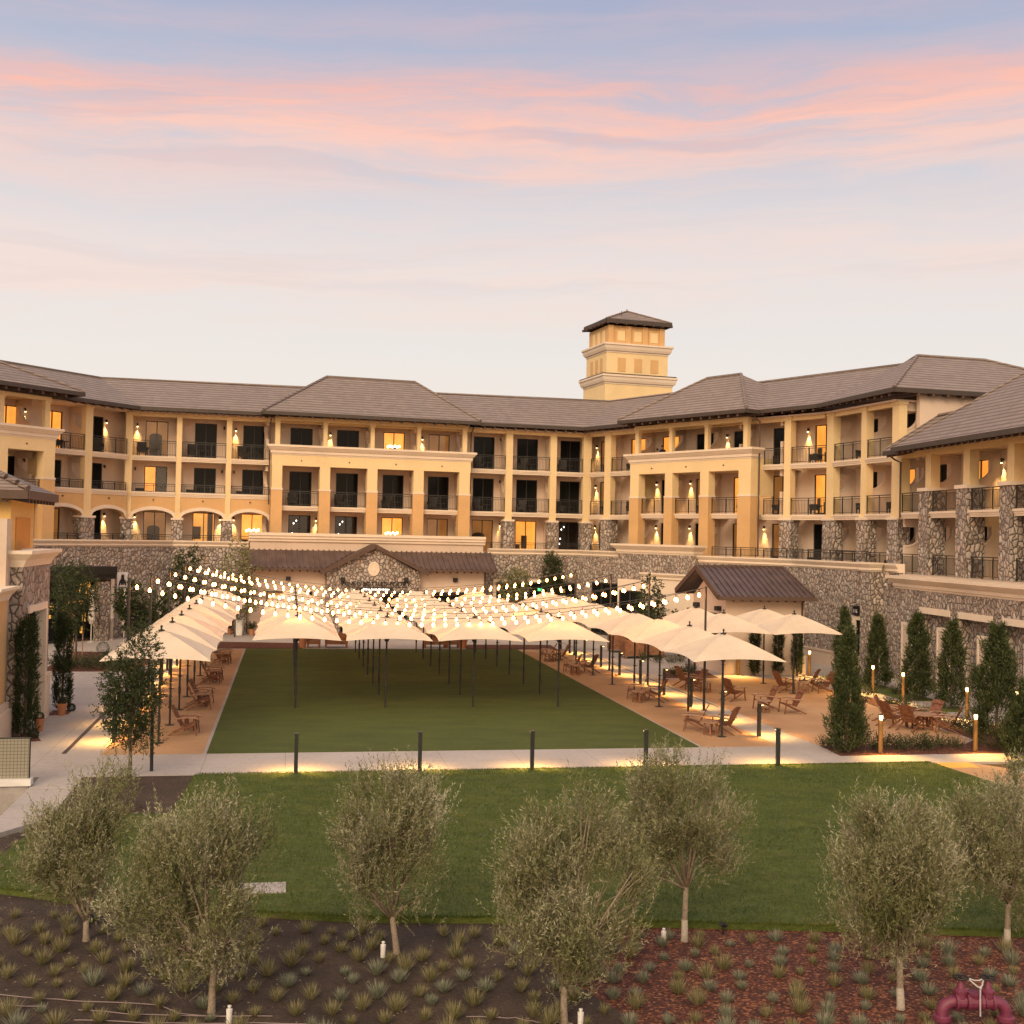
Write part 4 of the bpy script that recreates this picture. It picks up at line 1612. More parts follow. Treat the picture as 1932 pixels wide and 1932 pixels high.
for u0, ue, ut in ((7.2, 12.55, 14.9), (24.7, 19.5, 17.1)):
    r = MB()
    q = [FC.P(u0, -4.3, 4.52), FC.P(ue, -4.3, 4.52), FC.P(ut, -2.62, 5.68), FC.P(u0, -2.62, 5.68)]
    r.hexa([Vector(x) - Vector((0, 0, .12)) for x in q], q)
    n = int(abs(ut - u0) / .36)
    for k in range(n + 1):
        u = u0 + (ut - u0) * k / n
        f_ = max(0, (u - ue) / (ut - ue))
        if f_ < .97:
            r.bar(FC.P(u, -4.33 + 1.71 * f_, 4.54 + 1.17 * f_), FC.P(u, -2.62, 5.71), .10, .09)
    rf = r.build('roof', M_SEAM, ENT)
    mb = MB()
    mb.bar(FC.P(u0, -4.34, 4.44), FC.P(ue, -4.34, 4.44), .12, .14)
    mb.build('gutter', M_TIMBER, rf)
mb = MB()
for k in range(9):
    for u0 in (7.9, 19.9):
        u = u0 + .5 * k
        mb.bar(FC.P(u, -4.2, 4.32), FC.P(u, -3.3, 4.75), .1, .14)
mb.build('rafter_tails', M_TIMBER, ENT)
# stone gable
mb = MB()
gp = [(12.75, 0), (19.22, 0), (19.22, 4.25), (16.0, 5.95), (12.75, 4.25)]
mb.prism(gp, lambda p, k: FC.P(p[0], -4.0 + .7 * k, p[1]))
gw = mb.build('gable_wall', M_STONE, ENT)
mb = MB()
for (ua, za), (ub, zb) in (((12.25, 4.33), (16.0, 6.2)), ((19.8, 4.33), (16.0, 6.2))):
    for o0, o1, dz in ((-4.35, -2.6, 0),):
        q = [FC.P(ua, o0, za), FC.P(ub, o0, zb), FC.P(ub, o1, zb), FC.P(ua, o1, za)]
        mb.hexa([Vector(x) - Vector((0, 0, .13)) for x in q], q)
    mb.bar(FC.P(ua, -4.36, za - .14), FC.P(ub, -4.36, zb - .14), .09, .26)
mb.build('gable_roof', M_TIMBER, ENT)
mb = MB()
mb.lathe([(.02, .0), (.40, 0), (.40, .05), (.30, .07), (.29, .03), (.18, .035), (.17, .06), (.02, .065)], 28)
o = mb.build('medallion', M_TRIM, ENT, loc=Vector(FC.P(15.97, -4.0, 4.5)) - Vector(ENT['off']))
o.rotation_euler = (pi / 2, 0, FC.ang)
o.scale = (1, 1.24, 1)
for u in (13.83, 18.23, 10.23, 21.95):
    mb = MB()
    oo = -4.0 if 12.75 < u < 19.2 else -3.3
    FC.box(mb, u - .15, u + .15, oo - .2, oo, 3.62, 3.9)
    FC.box(mb, u - .11, u + .11, oo - .24, oo - .2, 3.66, 3.86)
    mb.build('wall_lamp', M_BLACK, ENT)


def text(name, s, size, mat, loc, rot, ext=.02, parent=None, align='CENTER'):
    cu = bpy.data.curves.new(name, 'FONT')
    cu.body = s
    cu.size = size
    cu.extrude = ext
    cu.align_x = align
    cu.align_y = 'CENTER'
    cu.materials.append(mat)
    o = bpy.data.objects.new(name, cu)
    COL.objects.link(o)
    dg = bpy.context.evaluated_depsgraph_get()
    me = bpy.data.meshes.new_from_object(o.evaluated_get(dg))
    bpy.data.objects.remove(o)
    o = bpy.data.objects.new(name, me)
    COL.objects.link(o)
    o.location = loc
    o.rotation_euler = rot
    o.parent = parent
    return o


off = Vector(ENT['off'])
text('wall_lettering', 'WINE IS BOTTLED POETRY', .40, M_BLACK, Vector(FC.P(16.1, -4.06, 3.47)) - off, (pi / 2, 0, FC.ang), .03, ENT)
mb = MB()
FC.box(mb, 14.1, 18.2, -4.05, -4.0, 3.24, 3.27)
FC.box(mb, 15.0, 17.3, -4.06, -4.0, 3.0, 3.20)
nb_ = mb.build('name_board', M_BLACK, ENT)
text('board_lettering', 'Robert Louis Stevenson', .19, M_WHITEGLOW, Vector(FC.P(16.15, -4.075, 3.1)) - off, (pi / 2, 0, FC.ang), .004, ENT)
for u0, u1 in ((8.8, 9.9), (10.6, 11.9), (13.7, 15.4), (16.6, 18.4), (20.4, 22.8)):
    mb = MB()
    oo = -4.0 if 12.75 < u0 < 19.2 else -3.3
    FC.box(mb, u0, u1, oo - .03, oo, .05, 2.9)
    d_ = mb.build('entrance_door', M_RAIL, ENT)
    mb = MB()
    FC.box(mb, u0 + .08, (u0 + u1) / 2 - .04, oo - .045, oo - .03, .2, 2.8)
    FC.box(mb, (u0 + u1) / 2 + .04, u1 - .08, oo - .045, oo - .03, .2, 2.8)
    mb.build('pane', M_ROOMDIM if u0 < 9 else M_GLASS, d_)
for u in (7.55, 24.15):
    mb = MB()
    mb.tube([FC.P(u, -3.35, 4.4), FC.P(u, -3.35, .1)], .05, 6)
    mb.build('downspout', M_TIMBER, ENT)

# ------------------------------------------------------------------ kiosk
KI = thing('kiosk', 'small stucco kiosk with ribbed brown metal gable roof beside the right terrace', 'kiosk', L(27, 22, 0), absolute=True)


def lbox(mb, a0, a1, b0, b1, z0, z1):
    q = [(a0, b0), (a1, b0), (a1, b1), (a0, b1)]
    return mb.hexa([L(a, b, z0) for a, b in q], [L(a, b, z1) for a, b in q])


mb = MB()
gp = [(20.2, 0), (25.2, 0), (25.2, 3.9), (22.7, 5.25), (20.2, 3.9)]
mb.prism(gp, lambda p, k: L(24.75 if k == 0 else 29.1, p[0], p[1]))
mb.build('wall', M_BEIGE, KI)
mb = MB()
lbox(mb, 24.6, 29.2, 20.08, 20.2, 0, .9)
lbox(mb, 24.6, 29.2, 20.04, 20.2, .9, 1.0)
mb.build('plinth', M_PLAINST, KI)
mb = MB()
for b0, z0, b1, z1 in ((19.35, 4.12, 22.7, 5.55), (26.05, 4.12, 22.7, 5.55)):
    q = [L(24.0, b0, z0), L(29.35, b0, z0), L(29.0, b1, z1), L(24.0, b1, z1)]
    mb.hexa([x - Vector((0, 0, .12)) for x in q], q)
    for k in range(17):
        a = 24.05 + 5.2 * k / 16
        mb.bar(L(a, b0 - .02, z0 + .03), L(min(a, 28.98), b1, z1 + .03), .07, .09)
rf = mb.build('roof', M_SEAM, KI)
mb = MB()
mb.bar(L(24.0, 22.7, 5.58), L(29.0, 22.7, 5.58), .16, .12)
for b0 in (19.33, 26.07):
    mb.bar(L(24.0, b0, 4.02), L(29.35, b0, 4.02), .14, .2)
    mb.bar(L(23.98, b0, 4.08), L(23.98, 22.7, 5.52), .1, .26)
mb.build('roof_trim', M_TIMBER, rf)
mb = MB()
for k in range(9):
    a = 24.9 + .48 * k
    mb.bar(L(a, 19.45, 3.92), L(a, 20.2, 4.2), .11, .16)
mb.build('rafter_tails', M_TIMBER, KI)
mb = MB()
lbox(mb, 24.70, 24.75, 21.4, 23.9, 1.0, 3.1)
kw = mb.build('serving_hatch', M_RAIL, KI)
mb = MB()
lbox(mb, 24.68, 24.70, 21.55, 23.75, 1.15, 3.0)
mb.build('pane', M_GLASS, kw)
for b, z in ((21.0, 3.4), (24.3, 3.4), (20.7, 2.95)):
    mb = MB()
    lbox(mb, 24.45, 24.75, b - .16, b + .16, z - .12, z + .12)
    mb.build('floodlight', M_BLACK, KI)
mb = MB()
mb.tube([L(28.95, 20.1, 4.0), L(28.95, 20.1, .1)], .05, 6)
mb.build('downspout', M_TIMBER, KI)

# ------------------------------------------------------------------ building at the left edge
LB = thing('corner_building', 'stone and yellow stucco building with tile roof cut off by the left edge', 'building', L(-8, 5, 0), absolute=True)
mb = MB()
# courtyard wall with a tall door opening
lbox(mb, -6.9, -6.3, 3.5, 4.45, 0, 5.75)
lbox(mb, -6.9, -6.3, 7.5, 8.05, 0, 5.75)
lbox(mb, -6.9, -6.3, 4.45, 7.5, 4.0, 5.75)
lbox(mb, -7.6, -6.9, 3.5, 3.95, 0, 5.75)
lbox(mb, -14, -6.9, 7.6, 8.05, 0, 5.75)
mb.build('stone_wall', M_STONE_PIER, LB)
mb = MB()
lbox(mb, -6.6, -6.24, 4.45, 7.5, 4.0, 4.25)
lbox(mb, -6.7, -6.22, 7.2, 7.5, 0, 4.0)
mb.build('door_surround', M_TRIM, LB)
mb = MB()
lbox(mb, -6.95, -6.2, 7.5, 8.1, 0, 1.5)
lbox(mb, -6.97, -6.15, 7.48, 8.15, 1.5, 1.62)
mb.build('plinth', M_TRIM, LB)
mb = MB()
lbox(mb, -6.85, -6.75, 4.45, 7.2, 0, 4.0)
d_ = mb.build('glazed_door', M_GLASS, LB)
mb = MB()
for b in (4.45, 5.3, 6.2, 7.1):
    lbox(mb, -6.75, -6.62, b, b + .09, 0, 4.0)
lbox(mb, -6.74, -6.63, 4.54, 7.1, 2.6, 2.7)
mb.build('mullions', M_RAIL, d_)


def lcornice(path, z0, z1, out, par, mat=M_TRIM):
    h = z1 - z0
    pr = [(-.3, z0), (.02, z0), (.06, z0 + .2 * h), (.35 * out, z0 + .42 * h), (.45 * out, z0 + .48 * h), (.85 * out, z0 + .72 * h), (out, z0 + .8 * h), (out, z1), (-.3, z1)]
    mb = MB()
    mb.sweep([tuple(L(a, b)[:2]) for a, b in path], pr[::-1])
    return mb.build('cornice', mat, par)


lcornice([(-7.6, 3.5), (-6.3, 3.5), (-6.3, 8.05), (-7.6, 8.05)], 5.6, 6.15, .34, LB)
mb = MB()
lbox(mb, -14, -6.5, 3.6, 7.9, 5.75, 6.02)
mb.build('flat_roof', M_PLAINST, LB)
mb = MB()
lbox(mb, -14, -7.3, 6.1, 9.9, 6.0, 8.0)
mb.build('upper_wall', M_YELLOW, LB)
mb = MB()
lbox(mb, -7.32, -7.26, 6.85, 9.15, 6.05, 7.27)
mb.build('blind_window', M_ORANGE, LB)
q = [L(-6.6, 5.4, 8.22), L(-6.6, 10.65, 8.22), L(-9.6, 8.9, 9.55), L(-9.6, 7.2, 9.55)]
q2 = [L(-16, 5.4, 8.22), L(-16, 10.65, 8.22), L(-16, 8.9, 9.55), L(-16, 7.2, 9.55)]
r = roof_part([[q[0], q[1], q[2], q[3]], [q2[0], q[0], q[3], q2[3]], [q[1], q2[1], q2[2], q[2]], [q[3], q[2], q2[2], q2[3]]], 'roof', M_TILE_NEAR, .06, LB)
mb = MB()
for a, b in ((q[0], q[1]), (q2[0], q[0])):
    mb.bar(a - Vector((0, 0, .16)), b - Vector((0, 0, .16)), .1, .3)
mb.build('fascia', M_TIMBER, r)
mb = MB()
for k in range(7):
    p0, p1 = q[0].lerp(q[3], k / 7), q[0].lerp(q[3], (k + .8) / 7)
    mb.tube([p0 + Vector((0, 0, .07)), p1 + Vector((0, 0, .03))], [.12, .09], 7)
mb.build('ridge_cap', M_TILE_NEAR, r)
mb = MB()
for k in range(9):
    b = 5.8 + .55 * k
    mb.bar(L(-6.62, b, 7.86), L(-7.3, b, 7.98), .14, .17)
for k in range(5):
    a = -7.4 - .8 * k
    mb.bar(L(a, 5.45, 7.86), L(a, 6.1, 7.98), .14, .17)
mb.build('rafter_tails', M_TIMBER, LB)
# near pilaster block at the very edge
mb = MB()
lbox(mb, -10, -6.62, 1.0, 2.9, 1.2, 4.6)
mb.build('pilaster', M_TAN, LB)
mb = MB()
lbox(mb, -10, -6.7, 2.9, 3.5, 0, 7.2)
mb.build('side_wall', M_PLAINST, LB)
mb = MB()
lbox(mb, -10, -6.42, .9, 3.1, 0, 1.0)
lbox(mb, -10, -6.50, .95, 3.0, 1.0, 1.22)
mb.build('plinth', M_PLAINST, LB)
lcornice([(-10, 1.0), (-6.62, 1.0), (-6.62, 3.0), (-7, 3.0)], 4.55, 5.0, .3, LB)

# low block wall with a net screen at the left edge
t = thing('netted_wall', 'low block wall with white capping and mesh screen at the left edge', 'screen wall', L(-6.4, -4.4, -.9), rz=PSI)
mb = MB()
mb.box(-4, 2.05, 0, .25, -.3, .92)
mb.build('block_wall', M_BLOCK, t)
mb = MB()
mb.box(-4, 2.12, -.06, .30, .92, 1.10)
mb.build('capping', M_WHITEPOT, t)
mb = MB()
mb.box(-4, 2.05, .10, .12, 1.10, 2.17)
nt_ = mb.build('net', M_NET, t)
mb = MB()
for x in (-3.9, -2.4, -.9, .6, 2.05):
    mb.tube([(x, .11, 1.1), (x, .11, 2.2)], .022, 6)
mb.tube([(-4, .11, 2.18), (2.07, .11, 2.18)], .022, 6)
mb.build('net_frame', M_DARKMET, t)

# ------------------------------------------------------------------ market umbrellas
HALF, RIMZ, TOPZ = 1.66, 2.84, 3.66


def umbrella_proto():
    t = thing('parasol', 'parasol', 'parasol', group='square cream parasols')
    n = 14
    mb = MB()
    for i in range(n + 1):
        for j in range(n + 1):
            u, v = -1 + 2 * i / n, -1 + 2 * j / n
            mx = max(abs(u), abs(v))
            mn = min(abs(u), abs(v))
            r = mn / mx if mx > 0 else 1
            x, y = u * HALF, v * HALF
            # edges bow inwards and rise between the corners, panels sag between the ribs
            e = (1 - r * r) * mx
            k = 1 - .045 * e * mx
            z = TOPZ - (TOPZ - RIMZ) * (mx ** 1.22) + .09 * e * mx * mx * mx - .10 * e * (1 - mx * mx)
            mb.v.append((x * k, y * k, z))
    for i in range(n):
        for j in range(n):
            a = i * (n + 1) + j
            q = (a, a + n + 1, a + n + 2, a + 1)
            u, v = i - n / 2 + .5, j - n / 2 + .5
            if abs(abs(u) - abs(v)) < .1:   # split along the hip
                if (u > 0) == (v > 0):
                    mb.f += [(q[0], q[1], q[2]), (q[0], q[2], q[3])]
                else:
                    mb.f += [(q[0], q[1], q[3]), (q[1], q[2], q[3])]
            else:
                mb.f.append(q)
    cv = mb.build('canopy', M_CANVAS, t)
    mb = MB()
    for sx, sy in ((1, 1), (1, -1), (-1, 1), (-1, -1)):
        mb.tube([(sx * HALF * m_, sy * HALF * m_, TOPZ - (TOPZ - RIMZ) * m_ ** 1.22 + .004) for m_ in [.04 + .955 * k / 9 for k in range(10)]], .011, 5)
    rim = []
    for sx, sy, dx_, dy_ in ((-1, -1, 1, 0), (1, -1, 0, 1), (1, 1, -1, 0), (-1, 1, 0, -1)):
        for k in range(8):
            f_ = k / 8
            u, v = sx + 2 * dx_ * f_, sy + 2 * dy_ * f_
            r_ = min(abs(u), abs(v))
            e_ = 1 - r_ * r_
            rim.append((u * HALF * (1 - .045 * e_), v * HALF * (1 - .045 * e_), RIMZ + .09 * e_))
    mb.tube(rim + rim[:1], .012, 5, False)
    mb.build('seam', M_HEM_LIT, cv)
    mb = MB()
    mb.tube([(0, 0, 0), (0, 0, TOPZ - .02)], .038, 8)
    mb.tube([(0, 0, .62), (0, 0, .9)], .052, 8)
    po = mb.build('pole', M_DARKMET, t)
    mb = MB()
    mb.box(-.06, .06, -.015, .015, 1.28, 1.33)
    mb.tube([(.05, 0, 1.3), (.13, 0, 1.3)], .012, 5)
    mb.build('crank', M_DARKMET, po)
    mb = MB()
    mb.lathe([(.17, 0), (.17, .02), (.05, .03), (.045, .05)], 12)
    mb.build('base_plate', M_DARKMET, t)
    mb = MB()
    mb.lathe([(.11, -.01), (.11, .02), (.03, .05), (.025, .09), (.045, .12), (.03, .17), (.005, .18)], 8, (0, 0, TOPZ))
    mb.build('finial', M_BLACK, t)
    mb = MB()
    for sx, sy in ((1, 1), (1, -1), (-1, 1), (-1, -1)):
        pts = []
        for k in range(6):
            m_ = .05 + .93 * k / 5
            pts.append((sx * HALF * m_, sy * HALF * m_, TOPZ - (TOPZ - RIMZ) * m_ ** 1.22 - .03))
        mb.tube(pts, .014, 4)
        mb.tube([(0, 0, 2.72), (sx * HALF * .5, sy * HALF * .5, TOPZ - (TOPZ - RIMZ) * .5 ** 1.22 - .04)], .011, 4)
    mb.lathe([(.04, -.06), (.09, -.03), (.09, .03), (.04, .05)], 8, (0, 0, 2.72))
    mb.build('ribs', M_DARKMET, t)
    return t


UP = umbrella_proto()
ufirst = [True]


def umbrella(a, b, label):
    if ufirst[0]:
        ufirst[0] = False
        UP.location = L(a, b)
        UP.rotation_euler[2] = PSI
        UP['label'] = label
        return UP
    return dup(UP, L(a, b), PSI + random.uniform(-.012, .012), label)


BROW = [9.2 + 3.62 * r for r in range(-2, 7)]
FILES = ['first', 'second', 'third', 'fourth']
for i in range(4):
    for r in range(7):
        umbrella(2.75 + 3.527 * i, BROW[r + 2], '%s cream parasol back in the %s file from the left over the shaded lawn' % (ORD[r], FILES[i]))
for r in range(9):
    umbrella(-1.66, BROW[r], '%s cream parasol back in the row over the left granite strip' % ORD[r])
    umbrella(17.65, BROW[r], '%s cream parasol back in the row over the right granite strip' % ORD[r])
for a, b, s in ((21.95, 13.2, 'cream parasol over the right terrace, the left one of its nearer pair'), (25.3, 13.0, 'cream parasol over the right terrace, the rightmost of all'),
                (22.0, 17.1, 'cream parasol over the right terrace, left of the far pair by the kiosk'), (25.4, 16.7, 'cream parasol against the kiosk wall, right of the far terrace pair')):
    umbrella(a, b, s)

# ------------------------------------------------------------------ string lights
POLE_H = 5.08
RP = [(19.25, 8.2), (19.3, 16.1), (19.1, 22.2), (19.1, 30.0)]
LP = [(-3.6, 9.0), (-3.4, 14.4), (-3.4, 22.3), (-3.45, 31.7), (-3.0, 33.3)]
mb = MB()
mb.tube([(0, 0, 0), (0, 0, POLE_H)], [.055, .045], 8)
mb.lathe([(.12, 0), (.12, .02), (.06, .03)], 10)
pole_me = mb.mesh('light_pole', M_DARKMET)
for i, (a, b) in enumerate(RP + LP):
    o = bpy.data.objects.new('light_pole', pole_me)
    COL.objects.link(o)
    o.location = L(a, b)
    side = 'right' if i < 4 else 'left'
    k = i if i < 4 else i - 4
    tag(o, 'tall slim pole holding festoon lights %s of the parasols, %s from the front' % (side, ORD[k]), 'light pole', 'festoon light poles')
mb = MB()
mb.lathe([(.012, -.005), (.03, -.03), (.052, -.075), (.058, -.115), (.045, -.155), (.015, -.178)], 8)
bulb_me = mb.mesh('bulb', M_BULB, True)


def festoon(p, q, sag, n, label):
    t = thing('festoon_lights', label, 'string lights', p, group='strings of warm bulbs over the parasols')
    P, Q = Vector(p), Vector(q)
    pts = []
    for k in range(41):
        s = k / 40
        v = P.lerp(Q, s)
        v.z -= sag * 4 * s * (1 - s)
        pts.append(v - P)
    mb = MB()
    mb.tube(pts, .013, 4)
    for k in range(n):
        s = (k + .6) / (n + .2)
        v = P.lerp(Q, s)
        v.z -= sag * 4 * s * (1 - s)
        v = v - P
        mb.tube([v, v - Vector((0, 0, .09))], .006, 4)
        mb.lathe([(.022, -.15), (.024, -.09), (.014, -.08)], 6, v)
        o = bpy.data.objects.new('bulb', bulb_me)
        COL.objects.link(o)
        o.parent = t
        o.location = v - Vector((0, 0, .15))
    mb.build('cord', M_BLACK, t)
    return t


links = [(0, 0, 1.40), (1, 0, 1.36), (1, 1, 1.45), (2, 1, 1.51), (2, 2, 1.49), (3, 2, 1.45), (3, 3, 1.42), (4, 3, 1.28)]
for i, (l, r, sg) in enumerate(links):
    a, b = L(*LP[l], POLE_H - .05), L(*RP[r], POLE_H - .05)
    n = int((b - a).length / .475)
    if i == 0:
        s = 'nearest string of warm bulbs, sagging low over the first parasols'
    elif i == 7:
        s = 'farthest string of warm bulbs, in front of the entrance pavilion'
    else:
        s = '%s bulb string back, from %s left pole to %s right pole' % (ORD[i], ORD[l], ORD[r])
    festoon(a, b, sg, n, s)

# ------------------------------------------------------------------ bollard lights
def spot(name, loc, target, energy, size, blend=.8, col=(1, .54, .13), r=.05):
    ld = bpy.data.lights.new(name, 'SPOT')
    ld.energy = energy
    ld.color = col
    ld.spot_size = radians(size)
    ld.spot_blend = blend
    ld.shadow_soft_size = r
    lo = bpy.data.objects.new(name, ld)
    COL.objects.link(lo)
    lo.location = loc
    lo.rotation_euler = (Vector(target) - Vector(loc)).to_track_quat('-Z', 'Y').to_euler()
    return lo


def bollard_proto():
    t = thing('bollard_light', 'b', 'bollard light', group='dark square bollard lights')
    mb = MB()
    mb.box(-.055, .055, -.055, .055, 0, 1.13)
    mb.build('post', M_DARKMET, t)
    mb = MB()
    mb.box(-.06, .17, -.06, .06, 1.13, 1.165)
    hd = mb.build('head', M_DARKMET, t)
    mb = MB()
    mb.box(.062, .15, -.045, .045, 1.112, 1.128)
    mb.build('lens', M_LAMP, hd)
    return t


BP = bollard_proto()
bf = [True]


def bollard(a, b, rz, label, e=330, spread=128):
    loc = L(a, b)
    if bf[0]:
        bf[0] = False
        BP.location, BP['label'] = loc, label
        BP.rotation_euler[2] = rz
        t = BP
    else:
        t = dup(BP, loc, rz, label)
    d = Vector((cos(rz), sin(rz), 0))
    spot('bollard_lamp', loc + d * .12 + Vector((0, 0, 1.10)), loc + d * .28, e, spread)
    return t


for i, a in enumerate((2.71, 6.29, 9.66, 13.2, 17.48)):
    bollard(a, -3.32, PSI + pi / 2, 'dark bollard light on the lawn edge of the front path, %s from the left' % ORD[i])
for i in range(9):
    bollard(19.05, 1.95 + 3.63 * i, PSI, 'dark bollard light along the right granite strip, %s from the front' % ORD[i])
    bollard(-3.1, 2.3 + 3.63 * i, PSI + pi, 'dark bollard light along the left granite strip, %s from the front' % ORD[i])


def bronze_proto():
    t = thing('bronze_bollard', 'b', 'bollard light', group='bronze scoop bollard lights')
    mb = MB()
    n = 10
    ro, ri, th = .085, .068, .02
    H = 1.28
    # an open channel: outer half pipe with its hollow facing +x
    for k in range(n):
        a0, a1 = pi / 2 + pi * k / n, pi / 2 + pi * (k + 1) / n
        q = [(ro * cos(a0), ro * sin(a0)), (ro * cos(a1), ro * sin(a1)), (ri * cos(a1), ri * sin(a1)), (ri * cos(a0), ri * sin(a0))]
        mb.hexa([(x, y, 0) for x, y in q], [(x, y, H) for x, y in q])
    mb.build('post', M_BRONZE, t)
    mb = MB()
    mb.lathe([(.09, H), (.09, H + .03), (.01, H + .05)], 14)
    hd = mb.build('cap', M_BRONZE, t)
    mb = MB()
    mb.lathe([(.03, H - .16), (.052, H - .10), (.055, H - .004), (.01, H - .002)], 12, (.008, 0, 0))
    mb.build('lens', M_SCONCE, hd)
    mb = MB()
    for k in range(n):
        a0, a1 = pi / 2 + pi * k / n, pi / 2 + pi * (k + 1) / n
        q = [((ri - .002) * cos(a0), (ri - .002) * sin(a0)), ((ri - .002) * cos(a1), (ri - .002) * sin(a1))]
        mb.poly((q[0][0], q[0][1], .05), (q[1][0], q[1][1], .05), (q[1][0], q[1][1], H - .01), (q[0][0], q[0][1], H - .01))
    mb.build('channel', plain('pale_bronze', (.22, .125, .045), .5, metal=.1), t)
    return t


ZP = bronze_proto()
BZ = [(21.86, -1.6, -pi / 2, 'bronze scoop bollard light glowing beside the front path, nearest the terrace corner'), (25.33, -1.6, -pi / 2, 'bronze scoop bollard light glowing in the mulch left of the big right juniper'),
      (29.28, 5.27, pi * 1.1, 'bronze scoop bollard light on the lit walk in front of the right wall, middle one'), (30.72, 4.12, -pi * .6, 'bronze scoop bollard light at the far right edge between two junipers'),
      (29.28, 10.28, pi * 1.12, 'bronze scoop bollard light on the lit walk between two right hand junipers'), (29.31, 13.08, pi * 1.12, 'bronze scoop bollard light left of the second juniper along the right wall'),
      (29.3, 19.9, pi * 1.35, 'bronze scoop bollard light at the right corner of the kiosk'), (25.36, 19.9, pi * 1.35, 'bronze scoop bollard light in front of the kiosk wall')]
for i, (a, b, rz, s) in enumerate(BZ):
    loc = L(a, b)
    rz = PSI + rz
    if i == 0:
        ZP.location, ZP['label'] = loc, s
        ZP.rotation_euler[2] = rz
    else:
        dup(ZP, loc, rz, s)
    d = Vector((cos(rz), sin(rz), 0))
    spot('bronze_lamp', loc + d * .10 + Vector((0, 0, 1.25)), loc + d * .95, 420, 108)

# ------------------------------------------------------------------ terrace chairs and tables
def chair_proto():
    t = thing('slat_chair', 'c', 'chair', group='reclined wooden slat chairs')
    w = .30
    mb = MB()   # fan back of slats, leaning back; the chair faces +x
    for k in range(6):
        y = -.23 + .092 * k
        mb.bar((-.02, y * .9, .30), (-.36, y * 1.05, 1.0 - abs(y) * .18), .078, .02, up=(1, 0, 0))
    mb.bar((-.10, -w, .47), (-.10, w, .47), .05, .03)
    mb.bar((-.27, -w + .03, .84), (-.27, w - .03, .84), .05, .03)
    mb.build('backrest', M_WOOD, t)
    mb = MB()
    for k in range(6):
        x = .02 + .085 * k
        mb.bar((x, -w + .02, .31 + .02 * k), (x, w - .02, .31 + .02 * k), .075, .022)
    mb.build('seat', M_WOOD, t)
    for s in (-1, 1):
        y = s * (w + .02)
        mb = MB()
        mb.bar((.52, y, .0), (.44, y, .58), .05, .035)
        mb.bar((.50, y, .42), (-.42, y, .0), .05, .04)
        mb.build('leg', M_WOOD, t)
        mb = MB()
        mb.tube([(.58, y, .57), (.40, y, .61), (.1, y, .60), (-.2, y, .56)], .03, 6)
        mb.build('armrest', M_WOODPALE, t)
    return t


CP = chair_proto()
cf = [True]


def chair(a, b, rz, label):
    rz = PSI + rz
    if cf[0]:
        cf[0] = False
        CP.location, CP['label'] = L(a, b), label
        CP.rotation_euler[2] = rz
        return CP
    return dup(CP, L(a, b), rz, label)


def table_proto(round_=False):
    t = thing('side_table', 'low wooden table', 'table', group='low wooden tables')
    mb = MB()
    R = .52 if round_ else .30
    mb.lathe([(R, .46 if not round_ else .56), (R, .50 if not round_ else .60), (R - .02, .505 if not round_ else .605)], 20)
    h = .46 if not round_ else .56
    mb.build('tabletop', M_WOODPALE, t)
    for k in range(4):
        a = pi / 4 + pi / 2 * k
        mb = MB()
        mb.bar((R * .78 * cos(a), R * .78 * sin(a), 0), (R * .68 * cos(a), R * .68 * sin(a), h), .055, .055)
        mb.build('leg', M_WOOD, t)
    mb = MB()
    for k in range(4):
        a, c = pi / 4 + pi / 2 * k, pi / 4 + pi / 2 * (k + 1)
        mb.bar((R * .72 * cos(a), R * .72 * sin(a), .12), (R * .72 * cos(c), R * .72 * sin(c), .12), .04, .04)
    mb.build('stretcher', M_WOOD, t)
    return t


TP, RT = table_proto(), table_proto(True)
tf = {0: True, 1: True}


def table(a, b, label, rnd=0):
    p = RT if rnd else TP
    if tf[rnd]:
        tf[rnd] = False
        p.location, p['label'] = L(a, b), label
        return p
    return dup(p, L(a, b), random.random(), label)


# left granite strip: pairs facing the lawn
for i, b in enumerate((3.65, 9.4, 10.9, 17.1, 18.6, 25.0, 26.4)):
    chair(-1.05, b, random.uniform(-.25, .25), 'wooden slat chair facing the lawn on the left granite strip, %s from the front' % ORD[i])
for i, b in enumerate((4.5, 10.15, 17.85, 25.7)):
    table(-.85, b, 'low wooden table between chairs on the left granite strip, %s from the front' % ORD[i])
# right granite strip
for i, (a, b, rz) in enumerate(((17.25, 3.25, 2.7), (18.15, 2.65, 2.3), (17.5, 11.55, 2.8), (18.1, 10.75, 2.5), (16.95, 21.2, 2.7), (17.75, 21.0, 2.4), (17.0, 27.1, 2.8), (17.6, 26.6, 2.6))):
    chair(a, b, rz, 'wooden slat chair on the right granite strip, %s from the front' % ORD[i])
for i, (a, b) in enumerate(((17.35, 2.3), (17.15, 10.5), (16.75, 20.2), (16.75, 26.3))):
    table(a, b, 'low wooden table on the right granite strip, %s from the front' % ORD[i])
